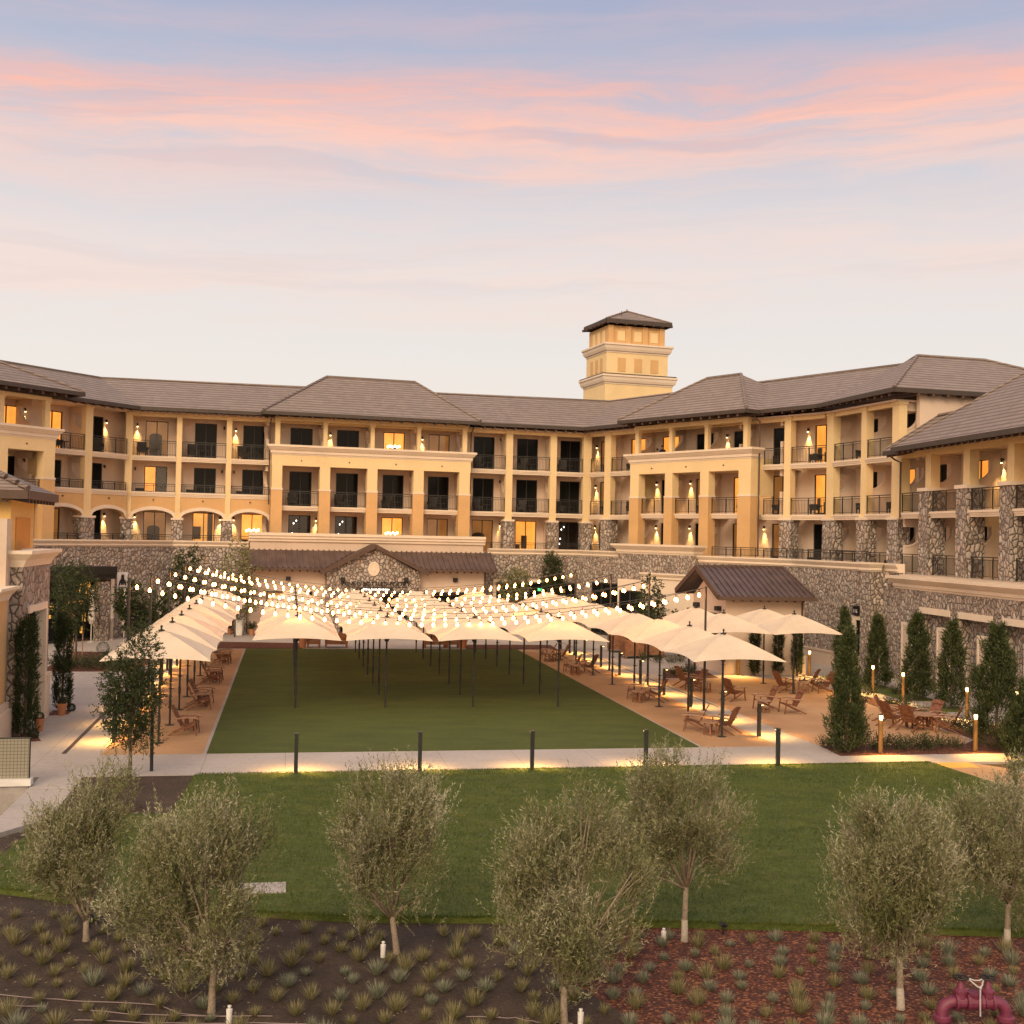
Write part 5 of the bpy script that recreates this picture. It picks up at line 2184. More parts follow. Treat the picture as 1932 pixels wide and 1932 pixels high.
# terrace
TCH = [((21.2, 14.3, -2.9), 'wooden slat chair under the left near terrace parasol, farther of two'), ((21.5, 10.9, .4), 'wooden slat chair behind the tall parasol pole at the terrace edge'),
       ((22.05, 8.25, pi), 'wooden slat chair turned to the lawn in mid terrace, left of a pair'), ((22.75, 7.25, pi), 'wooden slat chair turned to the lawn in mid terrace, right of a pair'),
       ((25.0, 13.6, .2), 'wooden slat chair left of the square table under the rightmost parasol'), ((26.9, 14.5, pi * .75), 'wooden slat chair in shade by the far table under the rightmost parasol'),
       ((26.55, 11.0, .1), 'wooden slat chair reclined left of the table by the tall juniper'), ((27.0, 13.2, pi), 'wooden slat chair facing away beside the far terrace bed'),
       ((22.95, 3.25, .6), 'orange brown slat chair seen from behind, alone in front of the terrace'), ((24.0, 4.35, pi * 1.25), 'reddish slat chair paired with the orange brown one in front of the terrace'),
       ((25.1, 3.75, .3), 'slat chair half hidden by the tall front juniper'), ((25.6, 5.1, -.7), 'purple brown slat chair on the far left of the round table'),
       ((25.4, 2.85, .6), 'orange slat chair seen from behind at the round table'), ((26.95, 3.9, pi * 1.1), 'pale red slat chair on the far side of the round table'),
       ((26.75, 2.2, 2.4), 'deep orange slat chair with its back to the right bed at the round table'), ((20.9, 15.6, .3), 'wooden slat chair at the back left corner of the terrace')]
for (a, b, rz), s in TCH:
    chair(a, b, rz, s)
table(21.55, 7.5, 'low wooden table before the mid terrace chair pair')
table(25.95, 13.3, 'wooden table between chairs under the rightmost parasol')
table(27.15, 10.6, 'wooden table left of the tall juniper on the terrace')
table(23.55, 3.65, 'small dark table between the two front terrace chairs')
table(21.3, 13.6, 'wooden table below the left terrace parasols')
table(26.05, 3.05, 'round wooden table ringed by chairs at the right end of the terrace', 1)

# ------------------------------------------------------------------ foliage
def leaf_mesh(name, P, D, S, length, width, tone, mat):
    """P base points, D directions, S side vectors (n,3); pointed quads"""
    n = len(P)
    l = (length if hasattr(length, '__len__') else np.full(n, length))[:, None]
    w = (width if hasattr(width, '__len__') else np.full(n, width))[:, None]
    V = np.empty((n, 4, 3), np.float32)
    V[:, 0] = P
    V[:, 1] = P + D * l * .45 + S * w * .5
    V[:, 2] = P + D * l
    V[:, 3] = P + D * l * .45 - S * w * .5
    me = bpy.data.meshes.new(name)
    me.vertices.add(4 * n)
    me.vertices.foreach_set('co', V.reshape(-1))
    me.loops.add(4 * n)
    me.loops.foreach_set('vertex_index', np.arange(4 * n, dtype=np.int32))
    me.polygons.add(n)
    me.polygons.foreach_set('loop_start', np.arange(0, 4 * n, 4, dtype=np.int32))
    me.polygons.foreach_set('loop_total', np.full(n, 4, np.int32))
    me.materials.append(mat)
    at = me.attributes.new('tone', 'FLOAT', 'FACE')
    at.data.foreach_set('value', np.clip(tone, 0, 1).astype(np.float32))
    me.update()
    me.validate()
    return me


def unit(v):
    return v / np.maximum(1e-6, np.linalg.norm(v, axis=1))[:, None]


def sides(rng, D):
    r = rng.normal(size=D.shape)
    return unit(np.cross(D, r))


def mesh_obj(name, me, parent=None, loc=None, rz=0):
    o = bpy.data.objects.new(name, me)
    COL.objects.link(o)
    o.parent = parent
    if loc is not None:
        o.location = loc
    o.rotation_euler[2] = rz
    return o


def twig_leaves(rng, B, D, tl, per, length, width, spread, tone0, curl=.35):
    """per leaves along every twig B + D*t"""
    n = len(B)
    t = np.tile(np.linspace(.08, 1.0, per), n)
    i = np.repeat(np.arange(n), per)
    d = D[i]
    s = sides(rng, d)
    # twigs bend upward a little
    P = B[i] + d * (tl[i] * t)[:, None]
    P[:, 2] += curl * tl[i] * t * t * .4
    LD = unit(d * (1 - .35 * spread) + s * spread + rng.normal(scale=.18, size=d.shape))
    tone = tone0[i] + .22 * (t - .5) + rng.normal(scale=.13, size=len(t))
    ln = length * rng.uniform(.7, 1.2, len(t))
    return P, LD, sides(rng, LD), ln, np.full(len(t), width) * rng.uniform(.8, 1.2, len(t)), tone


def lobes_points(rng, lobes, n, shell=.55):
    vol = np.array([l[3] * l[4] * l[5] for l in lobes])
    k = rng.choice(len(lobes), n, p=vol / vol.sum())
    q = unit(rng.normal(size=(n, 3)))
    r = rng.uniform(shell ** 3, 1, n) ** (1 / 3)
    Lb = np.array(lobes)[k]
    P = Lb[:, :3] + q * r[:, None] * Lb[:, 3:6]
    return P, q, Lb


def olive_tree(px, depth_m, lobes_px, label, seed, base_uv, ht, lean=(0, 0), white=False, n_twig=1500):
    """lobes given as (u, v, ru, rv) pixels in the photograph scale, turned into metres at the tree's distance"""
    rng = np.random.default_rng(seed)
    pm = CAM_F / depth_m
    lobes = []
    for u, v, ru, rv in lobes_px:
        x, z = (u - base_uv[0]) / pm, (base_uv[1] - v) / pm
        lobes.append((x, rng.uniform(-.18, .18), z, ru / pm, (ru + rv) / 2 / pm * .9, rv / pm))
    t = thing('olive_tree', label, 'olive tree', px, group='young olive trees in the planted bed')
    C = np.array([[l[0], l[1], l[2]] for l in lobes])
    top = Vector((lean[0], lean[1], ht))
    mb = MB()
    mb.tube([(0, 0, -.06), (.01, 0, .04), (lean[0] * .35, lean[1] * .3, ht * .45), top], [.085, .06, .05, .047], 9)
    ends = []
    for l in lobes:
        c = Vector(l[:3])
        for q in range(2):
            tgt = c + Vector((rng.uniform(-.4, .4) * l[3], rng.uniform(-.4, .4) * l[4], rng.uniform(-.1, .5) * l[5]))
            mid = top.lerp(tgt, .45) + Vector((rng.uniform(-.08, .08), rng.uniform(-.08, .08), .04))
            mb.tube([top - Vector((0, 0, .05)), mid, tgt], [.03, .018, .006], 6)
            for k in range(5):
                e = mid.lerp(tgt, rng.uniform(0, 1)) + Vector((rng.normal() * l[3] * .45, rng.normal() * l[4] * .45, abs(rng.normal()) * l[5] * .4))
                s0 = mid.lerp(tgt, rng.uniform(0, .5))
                mb.tube([s0, s0.lerp(e, .5) + Vector((0, 0, .05)), e], [.010, .007, .003], 4)
    tr = mb.build('trunk', M_BARK, t, True)
    if white:
        mb = MB()
        mb.tube([(0, 0, -.05), (.01, 0, .04), (lean[0] * .30, lean[1] * .25, ht * .40)], [.089, .064, .055], 9)
        mb.build('whitewash', M_PAINTWHITE, tr, True)
    nc = 74
    Cc, qc, Lc = lobes_points(rng, lobes, nc, .45)
    Cc = Cc - qc * Lc[:, 3:6] * .10
    ci = rng.choice(nc, n_twig, p=(lambda w_: w_ / w_.sum())(rng.uniform(.3, 1.6, nc)))
    B = Cc[ci] + rng.normal(scale=1, size=(n_twig, 3)) * np.array([.13, .13, .14])
    q = unit(qc[ci] + rng.normal(scale=.35, size=(n_twig, 3)))
    D = unit(q * .55 + np.array([0, 0, .95]) + rng.normal(scale=.33, size=q.shape))
    tl = rng.uniform(.16, .36, n_twig)
    clump = np.sin(B[:, 0] * 7 + seed) * np.sin(B[:, 1] * 6.1) * np.sin(B[:, 2] * 6.5 + 1)
    tone0 = .50 + .10 * clump + rng.normal(scale=.14, size=nc)[ci] + rng.normal(scale=.08, size=n_twig)
    P, LD, S, ln, wd, tone = twig_leaves(rng, B, D, tl, 13, .066, .0165, .62, tone0)
    mesh_obj('crown', leaf_mesh('crown', P, LD, S, ln, wd, tone, M_OLIVE), t)
    # thin stems of the twigs
    mb = MB()
    for b, d, l in list(zip(B, D, tl))[::4]:
        b_, d_ = Vector(b), Vector(d)
        mb.tube([b_ - d_ * .08, b_ + d_ * l * .8], .0028, 3, False)
    mb.build('twigs', M_BARK, t)
    return t


BZ0 = -.10
OL = [
    ((-4.27, 17.43), (398, 1896), .78, (.03, 0), False, [(375, 1640, 105, 135), (268, 1690, 62, 95), (452, 1600, 48, 75), (440, 1760, 48, 72), (345, 1795, 44, 60), (300, 1770, 50, 60)],
     'olive tree with bare grey trunk at the left of the front planted bed'),
    ((-1.8, 20.01), (747, 1788), .62, (-.08, 0), False, [(715, 1560, 80, 105), (770, 1530, 48, 60), (660, 1610, 42, 62), (790, 1620, 45, 60), (690, 1690, 48, 50), (770, 1690, 40, 40)],
     'slim olive tree left of centre with a white pipe at its foot'),
    ((.91, 17.29), (1064, 1918), .55, (0, 0), False, [(1030, 1650, 95, 110), (1095, 1540, 55, 55), (1165, 1660, 58, 85), (990, 1730, 62, 80), (1090, 1770, 95, 85), (1050, 1850, 60, 45), (1140, 1755, 55, 60)],
     'broad silvery olive tree in the middle, leaves hanging almost to the ground'),
    ((3.2, 20.92), (1291, 1765), .95, (.02, 0), True, [(1280, 1530, 95, 105), (1262, 1440, 45, 45), (1360, 1530, 45, 75), (1225, 1560, 45, 80), (1330, 1610, 60, 50), (1245, 1640, 45, 40)],
     'olive tree with whitewashed trunk standing on the near lawn edge right of centre'),
    ((6.09, 18.1), (1699, 1891), .80, (-.02, 0), True, [(1690, 1610, 85, 100), (1610, 1590, 42, 70), (1700, 1550, 55, 55), (1600, 1690, 50, 80), (1700, 1720, 100, 75), (1745, 1650, 45, 80), (1650, 1770, 65, 45)],
     'olive tree with pale trunk just left of the purple pipe'),
    ((8.93, 20.98), (1899, 1775), .80, (.03, 0), True, [(1890, 1570, 70, 100), (1820, 1550, 45, 60), (1915, 1500, 55, 50), (1860, 1640, 60, 60), (1930, 1660, 45, 70)],
     'olive tree cut by the right edge behind the purple pipe'),
    ((-7.15, 20.3), (240, 1765), .35, (0, 0), False, [(262, 1520, 55, 60), (210, 1590, 70, 65), (170, 1620, 42, 70), (250, 1640, 60, 60), (215, 1690, 40, 50)],
     'olive tree partly hidden behind the leftmost big olive'),
]
for k, ((x, y), uv, ht, ln_, wh, lob, lab) in enumerate(OL):
    olive_tree((x, y, BZ0), y, lob, lab, 11 + k, uv, ht, ln_, wh, 3300 if k in (0, 2, 4) else 2500)


def broad_tree(name, loc, H, R, ht, label, seed, n_twig, mat, leaf, lobes=None, group=None, stakes=0, bark=None, shell=.3, per=9, wfac=.5):
    rng = np.random.default_rng(seed)
    t = thing(name, label, 'tree', loc, group=group)
    if lobes is None:
        lobes = [(0, 0, ht + (H - ht) * .55, R * .75, R * .75, (H - ht) * .48)]
        for k in range(5):
            a = rng.uniform(0, 6.28)
            lobes.append((cos(a) * R * .5, sin(a) * R * .5, ht + (H - ht) * rng.uniform(.2, .8), R * .5, R * .5, (H - ht) * .25))
    mb = MB()
    mb.tube([(0, 0, -.05), (.02, 0, ht * .6), (0, 0, ht + .2), (0, 0, ht + (H - ht) * .6)], [.06, .05, .04, .012], 8)
    for l in lobes:
        for q in range(3):
            tgt = Vector((l[0] + rng.uniform(-.5, .5) * l[3], l[1] + rng.uniform(-.5, .5) * l[4], l[2] + rng.uniform(-.2, .6) * l[5]))
            s0 = Vector((0, 0, ht + (min(tgt[2], H) - ht) * .3))
            mb.tube([s0, s0.lerp(tgt, .5) + Vector((0, 0, .1)), tgt], [.02, .012, .004], 5)
    mb.build('trunk', bark or M_BARKDARK, t, True)
    B, q, Lb = lobes_points(rng, lobes, n_twig, shell)
    D = unit(q + np.array([0, 0, .1]) + rng.normal(scale=.5, size=q.shape))
    tl = rng.uniform(.15, .35, n_twig)
    clump = np.sin(B[:, 0] * 6 + seed) * np.sin(B[:, 1] * 6.1) * np.sin(B[:, 2] * 4.5 + 1)
    P, LD, S, ln, wd, tone = twig_leaves(rng, B, D, tl, per, leaf, leaf * wfac, .8, .4 + .2 * clump + rng.normal(scale=.12, size=n_twig), -.2)
    mesh_obj('crown', leaf_mesh('crown', P, LD, S, ln, wd, tone, mat), t)
    for k in range(stakes):
        mb = MB()
        a = 2 * pi * k / max(1, stakes) + .4
        mb.tube([(.32 * cos(a), .32 * sin(a), 0), (.32 * cos(a), .32 * sin(a), min(1.6, ht + .3))], .03, 6)
        mb.build('stake', M_WOODPALE, t)
    return t


yt = broad_tree('young_tree', (-10.6, 33.19, 0), 4.3, .85, .75, 'slender dark green young tree with weeping twigs beside the left path', 5, 1750, M_YOUNG, .07,
                [(0, 0, 2.15, .62, .6, .95), (.28, 0, 3.35, .42, .4, .8), (-.35, 0, 2.6, .45, .45, .8), (.45, .1, 2.5, .38, .4, .6), (-.1, 0, 1.35, .55, .5, .5), (.15, 0, 4.0, .22, .22, .38), (-.65, 0, 1.9, .25, .3, .35), (.5, 0, 1.2, .25, .25, .4)], shell=.1, per=10)
mb = MB()
mb.tube([(.38, .8, 0), (.36, .8, 1.7)], .05, 8)
mb.build('stake', M_BLACK, yt)

for a, b, H, R, ht, sd_, lab, st in ((-8.1, 24.6, 5.0, 1.25, 1.5, 21, 'leafy staked tree in the left planter, nearer the courtyard', 2), (-9.0, 27.3, 4.9, 1.2, 1.4, 22, 'leafy staked tree in the left planter, farther back', 2),
                                     (-6.6, 33.5, 3.8, 1.0, .8, 23, 'dark bushy tree between the left poles and the shopfront', 0), (-4.0, 40.6, 5.9, 1.3, 1.0, 24, 'tall dark tree against the stone wall left of the entrance', 0),
                                     (-1.0, 40.9, 6.2, 1.4, 1.2, 25, 'thin leafed tree against the stone wall beside the entrance roof', 0), (-5.6, 37.6, 3.0, 1.2, .4, 26, 'low dark shrub tree under the left end of the lights', 0),
                                     (21.2, 46.0, 5.7, .85, 1.5, 27, 'narrow tree rising over the stone wall cornice right of the entrance', 0), (18.3, 45.0, 4.6, 1.2, 1.0, 28, 'low olive green tree below the cornice right of the entrance', 0),
                                     (24.8, 33.4, 4.6, 1.0, .8, 29, 'round leafed tree before the stucco annex', 0), (25.5, 28.8, 2.7, 1.3, .3, 30, 'broad dark shrub left of the kiosk hatch', 0), (23.4, 30.5, 2.6, 1.2, .3, 31, 'broad dark shrub behind the right parasols', 0)):
    broad_tree('courtyard_tree', L(a, b), H, R, ht, lab, sd_, 520, M_YOUNG if sd_ not in (25, 28) else M_OLIVE, .16 if sd_ > 22 else .13, group='courtyard trees', stakes=st, per=7)


def conifer(name, loc, H, R, label, seed, n, mat, leaf, cat='conifer', shape=.75, ragged=.25, group=None, hmin=.02):
    rng = np.random.default_rng(seed)
    t = thing(name, label, cat, loc, group=group)
    mb = MB()
    mb.tube([(0, 0, -.05), (0, 0, H * .5), (0, 0, H * .93)], [.06, .035, .008], 7)
    mb.build('trunk', M_BARKDARK, t)
    # upswept plumes
    npl = int(26 + 20 * ragged * 4)
    z = rng.uniform(hmin, .93, npl) * H
    a = rng.uniform(0, 2 * pi, npl)
    prof = lambda zz: R * np.clip(np.minimum(1.0, (zz / H) / .12 + .55) * (1 - (zz / H) ** (1 / max(.05, 1 - shape) if shape < .9 else 8)) , .05, 1)
    r = prof(z) * rng.uniform(1 - ragged * 1.3, 1 + ragged, npl)
    k = rng.integers(0, npl, n)
    inner = rng.uniform(0, 1, n) < (.6 if ragged < .2 else .42)
    zz = np.where(inner, rng.uniform(hmin, .97, n) * H, z[k] + rng.uniform(-.02, .16, n) * H * .6)
    ang = np.where(inner, rng.uniform(0, 2 * pi, n), a[k] + rng.normal(scale=.25, size=n))
    lump = 1 + .22 * np.sin(ang * 3 + seed + zz * 5) * np.sin(zz * 6.1 + seed)
    rad = np.where(inner, prof(zz) * lump * rng.uniform(.45, 1, n) ** .6 * .92, np.maximum(.03, r[k] * (1 - .5 * rng.uniform(0, 1, n) ** 2)))
    B = np.stack([rad * np.cos(ang), rad * np.sin(ang), zz], 1)
    out = np.stack([np.cos(ang), np.sin(ang), np.zeros(n)], 1)
    D = unit(out * .5 + np.array([0, 0, .9]) + rng.normal(scale=.25, size=out.shape))
    clump = np.sin(ang * 4 + seed) * np.sin(zz * 5)
    P, LD, S, ln, wd, tone = twig_leaves(rng, B, D, rng.uniform(.07, .17, n) * (leaf / .06), 6, leaf, leaf * .38, .5, .38 + .2 * clump + rng.normal(scale=.15, size=n))
    mesh_obj('crown', leaf_mesh('crown', P, LD, S, ln, wd, tone, mat), t)
    return t


conifer('cypress', L(-6.05, 3.3), 3.95, .36, 'tall narrow clipped cypress left of the corner building door', 41, 2600, M_CYPRESS, .07, 'cypress', .95, .1)
conifer('cypress', L(-5.95, 9.2), 3.6, .31, 'tall narrow clipped cypress at the far corner of the stone building', 42, 2300, M_CYPRESS, .07, 'cypress', .95, .1)
for a, b, H, R, sd_, lab, n in ((20.9, -1.1, 3.95, .62, 51, 'tall columnar juniper standing between the front path and terrace', 2900), (30.3, 18.0, 3.5, .5, 52, 'dark juniper behind the tall front one by the wall door', 1500),
                                (30.5, 14.9, 3.35, .56, 53, 'conical juniper right of the numbered door', 1700), (30.3, 10.9, 3.75, .68, 54, 'conical juniper in the middle of the right stone wall row', 2000),
                                (30.3, 8.1, 3.65, .62, 55, 'open twiggy juniper before the third blind panel', 1500), (26.5, -1.0, 4.2, .86, 56, 'largest bushy juniper beside the right path bollard', 3300),
                                (25.9, -3.5, 2.6, .6, 57, 'dark juniper cut by the right edge of the view', 1900), (33.0, 3.0, 4.4, .7, 58, 'juniper against the wall at the far right edge', 1800)):
    conifer('juniper', L(a, b), H, R * (.92 if sd_ == 51 else 1.02), lab, sd_, int(n * 1.6), M_JUNIPER, .10 if sd_ not in (51, 56, 57) else .085, 'juniper', .45, .42, 'upright junipers of the right garden')
for k, (a, s) in enumerate(((26.2, 'left'), (27.5, 'middle'), (28.55, 'right'))):
    conifer('cypress', L(a, 19.75), 2.75, .2, 'slim dark cypress against the kiosk wall, the %s one of three' % s, 61 + k, 700, M_CYPRESS, .09, 'cypress', .95, .15)


def shrub_mesh(seed, n=70, h=.5, r=.28, leaf=.07, mat=None):
    rng = np.random.default_rng(seed)
    B = np.stack([rng.normal(scale=r * .4, size=n), rng.normal(scale=r * .4, size=n), rng.uniform(0, .35, n) * h], 1)
    D = unit(B * np.array([1.2, 1.2, 0]) + np.array([0, 0, .35]) + rng.normal(scale=.15, size=B.shape))
    P, LD, S, ln, wd, tone = twig_leaves(rng, B, D, rng.uniform(.4, .9, n) * h, 9, leaf, leaf * .45, .7, rng.uniform(.1, .8, n))
    return leaf_mesh('shrub', P, LD, S, ln, wd, tone, mat or M_SHRUB)


SHM = [shrub_mesh(100 + k) for k in range(4)]
SHP = [(20.45, -.5), (20.6, -1.4), (21.4, -.6), (21.95, -.9), (22.5, -.7), (22.85, -1.0), (23.2, -.85), (23.6, -1.0), (23.95, -1.1), (24.6, -.7), (25.1, -.8), (27.6, 15.0), (27.65, 8.5), (28.05, 8.7), (28.35, 8.4),
       (27.95, 5.1), (27.4, 3.2), (27.6, 2.8), (27.75, 5.9), (27.3, 1.6), (26.6, -1.5), (28.5, 11.9), (28.4, 13.1), (30.2, 12.6), (30.4, 16.4), (21.9, 19.6), (22.6, 20.2), (23.2, 21.1), (22.9, 25.7), (23.6, 25.5), (24.3, 26), (22.4, 26.8), (28.9, 2.1), (29.6, 2.9)]
for k, (a, b) in enumerate(SHP):
    o = mesh_obj('shrub', SHM[k % 4], None, L(a, b, .0), k * 1.7)
    o.scale = [.8 + .35 * ((k * 37) % 10) / 10] * 3
    tag(o, 'small leafy shrub newly planted in the bark mulch around the right terrace', 'shrub', 'small shrubs of the right beds')
for k, (a, b, sc) in enumerate(((-7.9, 22.7, 1.4), (-6.9, 22.4, 1.3), (-6.0, 22.6, 1.5), (-8.6, 23.2, 1.5), (-6.4, 23.9, 1.4), (-5.6, 24.4, 1.2), (-7.4, 24.2, 1.3), (-5.4, 26.6, 1.3), (-6.6, 26.5, 1.4))):
    o = mesh_obj('shrub', SHM[k % 4], None, L(a, b, .03), k * 2.1)
    o.scale = (sc * 1.3, sc * 1.3, sc * .8)
    tag(o, 'low spreading green shrub in the planter left of the paving', 'shrub', 'low shrubs of the left planter')

# ------------------------------------------------------------------ planted bed: bunch grass
def tuft_mesh(seed, mat, n=90, h=.27, r=.13):
    rng = np.random.default_rng(seed)
    a = rng.uniform(0, 2 * pi, n)
    rr_ = r * .25 * np.sqrt(rng.uniform(0, 1, n))
    B = np.stack([rr_ * np.cos(a), rr_ * np.sin(a), np.full(n, -.02)], 1)
    tilt = rng.uniform(.05, 1.05, n)
    D = unit(np.stack([np.cos(a) * tilt, np.sin(a) * tilt, np.ones(n)], 1) + rng.normal(scale=.1, size=(n, 3)))
    ln = h * rng.uniform(.55, 1.15, n)
    S = unit(np.cross(D, np.tile([[0, 0, 1.0]], (n, 1)) + rng.normal(scale=.2, size=(n, 3))))
    return leaf_mesh('grass_tuft', B, D, S, ln, np.full(n, .0075), rng.beta(1.8, 1.5, n), mat)


TG = [tuft_mesh(200 + k, M_TUFT, 240 - 25 * (k % 3), .225 + .03 * (k % 3)) for k in range(6)]
TB = [tuft_mesh(220 + k, M_TUFTBLUE, 240, .205 + .02 * k) for k in range(4)]
rr = random.Random(12)
cand = []
row = 0
b = -15.2
while b > -23.6:
    a = -4.4 + (.26 if row % 2 else 0)
    while a < 15.8:
        aa, bb = a + rr.uniform(-.10, .10), b + rr.uniform(-.10, .10)
        edge = -14.9 - .235 * (aa + .8) + (.012 * (aa - 7) ** 2 - .5 if aa < 7 else -.15)
        if bb < edge - .25 and rr.random() < .93:
            cand.append((aa, bb))
        a += .535
    b -= .50
    row += 1


def in_red(a, b):
    x = 8.6 if b > -17.3 else 8.2 if b > -18.5 else 7.1 if b > -20.5 else 7.4 if b > -21.8 else 6.9
    return a > x


vis = []
for a, b in cand:
    p = L(a, b)
    if p[1] < 16.3 or abs(p[0]) > p[1] * .447:
        continue
    if any((p[0] - o[0][0]) ** 2 + (p[1] - o[0][1]) ** 2 < .035 for o in OL):
        continue
    vis.append((a, b))
vis = vis[:298]
for k, (a, b) in enumerate(vis):
    red = in_red(a, b)
    blue = rr.random() < (.5 if red else .18)
    me = rr.choice(TB if blue else TG)
    o = mesh_obj('grass_tuft', me, None, L(a, b, BZ0), rr.uniform(0, 6.28))
    s = rr.uniform(.62, 1.2)
    o.scale = (s, s, s * rr.uniform(.85, 1.15))
    tag(o, '%s bunch grass tuft planted in the %s' % ('blue green' if blue else 'olive green', 'red bark mulch' if red else 'brown soil'), 'grass tuft', 'bunch grass tufts of the front bed')
# a few at the left edge by the path
for k, (a, b) in enumerate(((-3.35, -10.4), (-3.5, -11.3), (-3.7, -12.2), (-3.25, -9.6), (-3.85, -11.8), (-3.3, -12.4))):
    o = mesh_obj('grass_tuft', TG[k % 6], None, L(a, b, BZ0), k)
    tag(o, 'olive green grass tuft in the soil strip left of the near lawn', 'grass tuft', 'grass tufts beside the left path')

# blades of the near lawn, longer at its edges
rng = np.random.default_rng(77)
n = 190000
A_ = rng.uniform(-3.6, 23, n)
dens = rng.uniform(0, 1, n)
B_ = -3.15 - (rng.uniform(0, 1, n)) * 15.6
edge = np.interp(A_, [p[0] for p in [(-3.6, 0), (-3.0, 0), (-2.1, 0), (-.7, 0), (1.7, 0), (3.8, 0), (6.7, 0), (8.8, 0), (12.4, 0), (15.6, 0), (20, 0), (24, 0)]], [-13.0, -13.7, -14.15, -14.95, -15.65, -16.25, -16.65, -17.1, -17.8, -18.5, -19.4, -20.3])
left = np.interp(B_, [-13, -7.95, -7.9, -3.2], [-3.5, -3.15, -.35, -.12])
ok = (B_ > edge) & (A_ > left) & (A_ < 22.8 + np.clip(-7.3 - B_, 0, 9) * .8)
A_, B_ = A_[ok], B_[ok]
# a fringe along the bed edge
nf = 5200
Af = rng.uniform(-3.0, 20, nf)
Bf = np.interp(Af, [-3.0, -2.1, -.7, 1.7, 3.8, 6.7, 8.8, 12.4, 15.6, 20], [-13.7, -14.15, -14.95, -15.65, -16.25, -16.65, -17.1, -17.8, -18.5, -19.4]) - rng.uniform(-.02, .05, nf)
Ag = rng.uniform(0, 22.7, 3600)
Bg = -3.24 + rng.uniform(-.06, .05, 3600)
A_, B_ = np.concatenate([A_, Af, Ag]), np.concatenate([B_, Bf, Bg])
n = len(A_)
P = np.stack([A_, B_, np.full(n, .0)], 1)
D = unit(np.stack([rng.normal(scale=.45, size=n), rng.normal(scale=.45, size=n), np.ones(n)], 1))
patch = np.sin(A_ * 1.3 + np.sin(B_ * 2.1)) * np.sin(B_ * 1.9 + np.sin(A_ * .9)) * .5 + np.sin(A_ * 3.7 + B_ * 2) * np.sin(B_ * 4.3 - A_) * .4
patch2 = np.sin(A_ * .55 + 2 * np.sin(B_ * .8)) * np.sin(B_ * 1.15 + 1.3 * np.sin(A_ * .7 + 1)) + .6 * np.sin(B_ * 5.2 + 1.5 * np.sin(A_ * 1.1)) * np.sin(A_ * 1.9 + B_ * .7)
dry = np.sin(A_ * 2.1 + 1.7 * np.sin(B_ * 1.3 + 2)) * np.sin(B_ * 3.3 + 1.2 * np.sin(A_ * 1.6)) + .5 * np.sin(A_ * 6.1 + B_ * 3.7)
tone = .34 + .16 * patch + .13 * patch2 + np.where(dry > .98, .34, 0) + rng.normal(scale=.15, size=n)
me = leaf_mesh('lawn_grass', P, D, sides(rng, D), rng.uniform(.035, .075, n), np.full(n, .012), tone, M_BLADE)
o = mesh_obj('lawn_grass', me, None, (ORG[0], ORG[1], .015), PSI)
tag(o, kind='stuff')

# ------------------------------------------------------------------ irrigation things in the bed
t = thing('backflow_pipe', 'purple irrigation pipe loop with two black handwheels tied by a grey chain', 'pipe', L(12.36, -22.15, BZ0), rz=.02)
R = .085
mb = MB()
pts = [(-.47, 0, -.3), (-.47, 0, .18)]
for k in range(7):
    a = pi - (pi / 2) * k / 6
    pts.append((-.30 + .17 * cos(a), 0, .27 + .17 * sin(a)))
pts += [(0, 0, .44)]
pts2 = [(-p[0], p[1], p[2]) for p in reversed(pts)]
mb.tube(pts + pts2[1:], R, 16)
mb.build('pipe', M_PIPE, t, True)
for x in (-.47, .47):
    mb = MB()
    mb.lathe([(.12, 0), (.125, .02), (.125, .07), (.10, .09)], 18, (x, 0, .16))
    mb.build('flange', M_PIPE, t)
for x in (-.27, -.10, .10, .27):
    mb = MB()
    mb.tube([(x - .02, 0, .44), (x + .02, 0, .44)], .125, 18)
    mb.build('flange', M_PIPE, t)
mb = MB()
mb.tube([(-.10, 0, .44), (.10, 0, .44)], .112, 18)
mb.lathe([(.09, 0), (.11, .10), (.11, .125), (.03, .13)], 16, (0, 0, .46))
mb.build('check_valve', M_PIPE, t, False)
for x in (-.20, .20):
    mb = MB()
    mb.tube([(x - .055, 0, .44), (x + .055, 0, .44)], .10, 16)
    mb.lathe([(.085, .05), (.085, .14), (.10, .14), (.10, .17), (.06, .20), (.04, .28), (.035, .31), (.02, .32)], 14, (x, 0, .44))
    v_ = mb.build('gate_valve', M_PIPE, t)
    mb = MB()
    ring_ = [(x + .105 * cos(2 * pi * k / 20), .105 * sin(2 * pi * k / 20), .79) for k in range(21)]
    mb.tube(ring_, .013, 6, False)
    for k in range(4):
        a = pi / 2 * k
        mb.tube([(x, 0, .79), (x + .105 * cos(a), .105 * sin(a), .79)], .010, 5)
    mb.tube([(x, 0, .74), (x, 0, .81)], .015, 6)
    mb.build('handwheel', M_BLACK, v_)
mb = MB()
mb.tube([(-.11, -.03, .79), (-.02, -.05, .765), (.05, -.05, .765), (.12, -.03, .79)], .011, 5)
mb.tube([(-.11, -.04, .785), (.0, -.12, .70), (.035, -.13, .685)], .012, 5)
mb.tube([(.12, -.03, .785), (.07, -.11, .72), (.035, -.13, .685)], .012, 5)
mb.tube([(.035, -.13, .70), (.03, -.14, .50), (.04, -.13, .28)], .012, 5)
mb.lathe([(.005, -.025), (.024, 0), (.005, .025)], 8, (.035, -.13, .688))
mb.build('chain', M_ROPE, t)

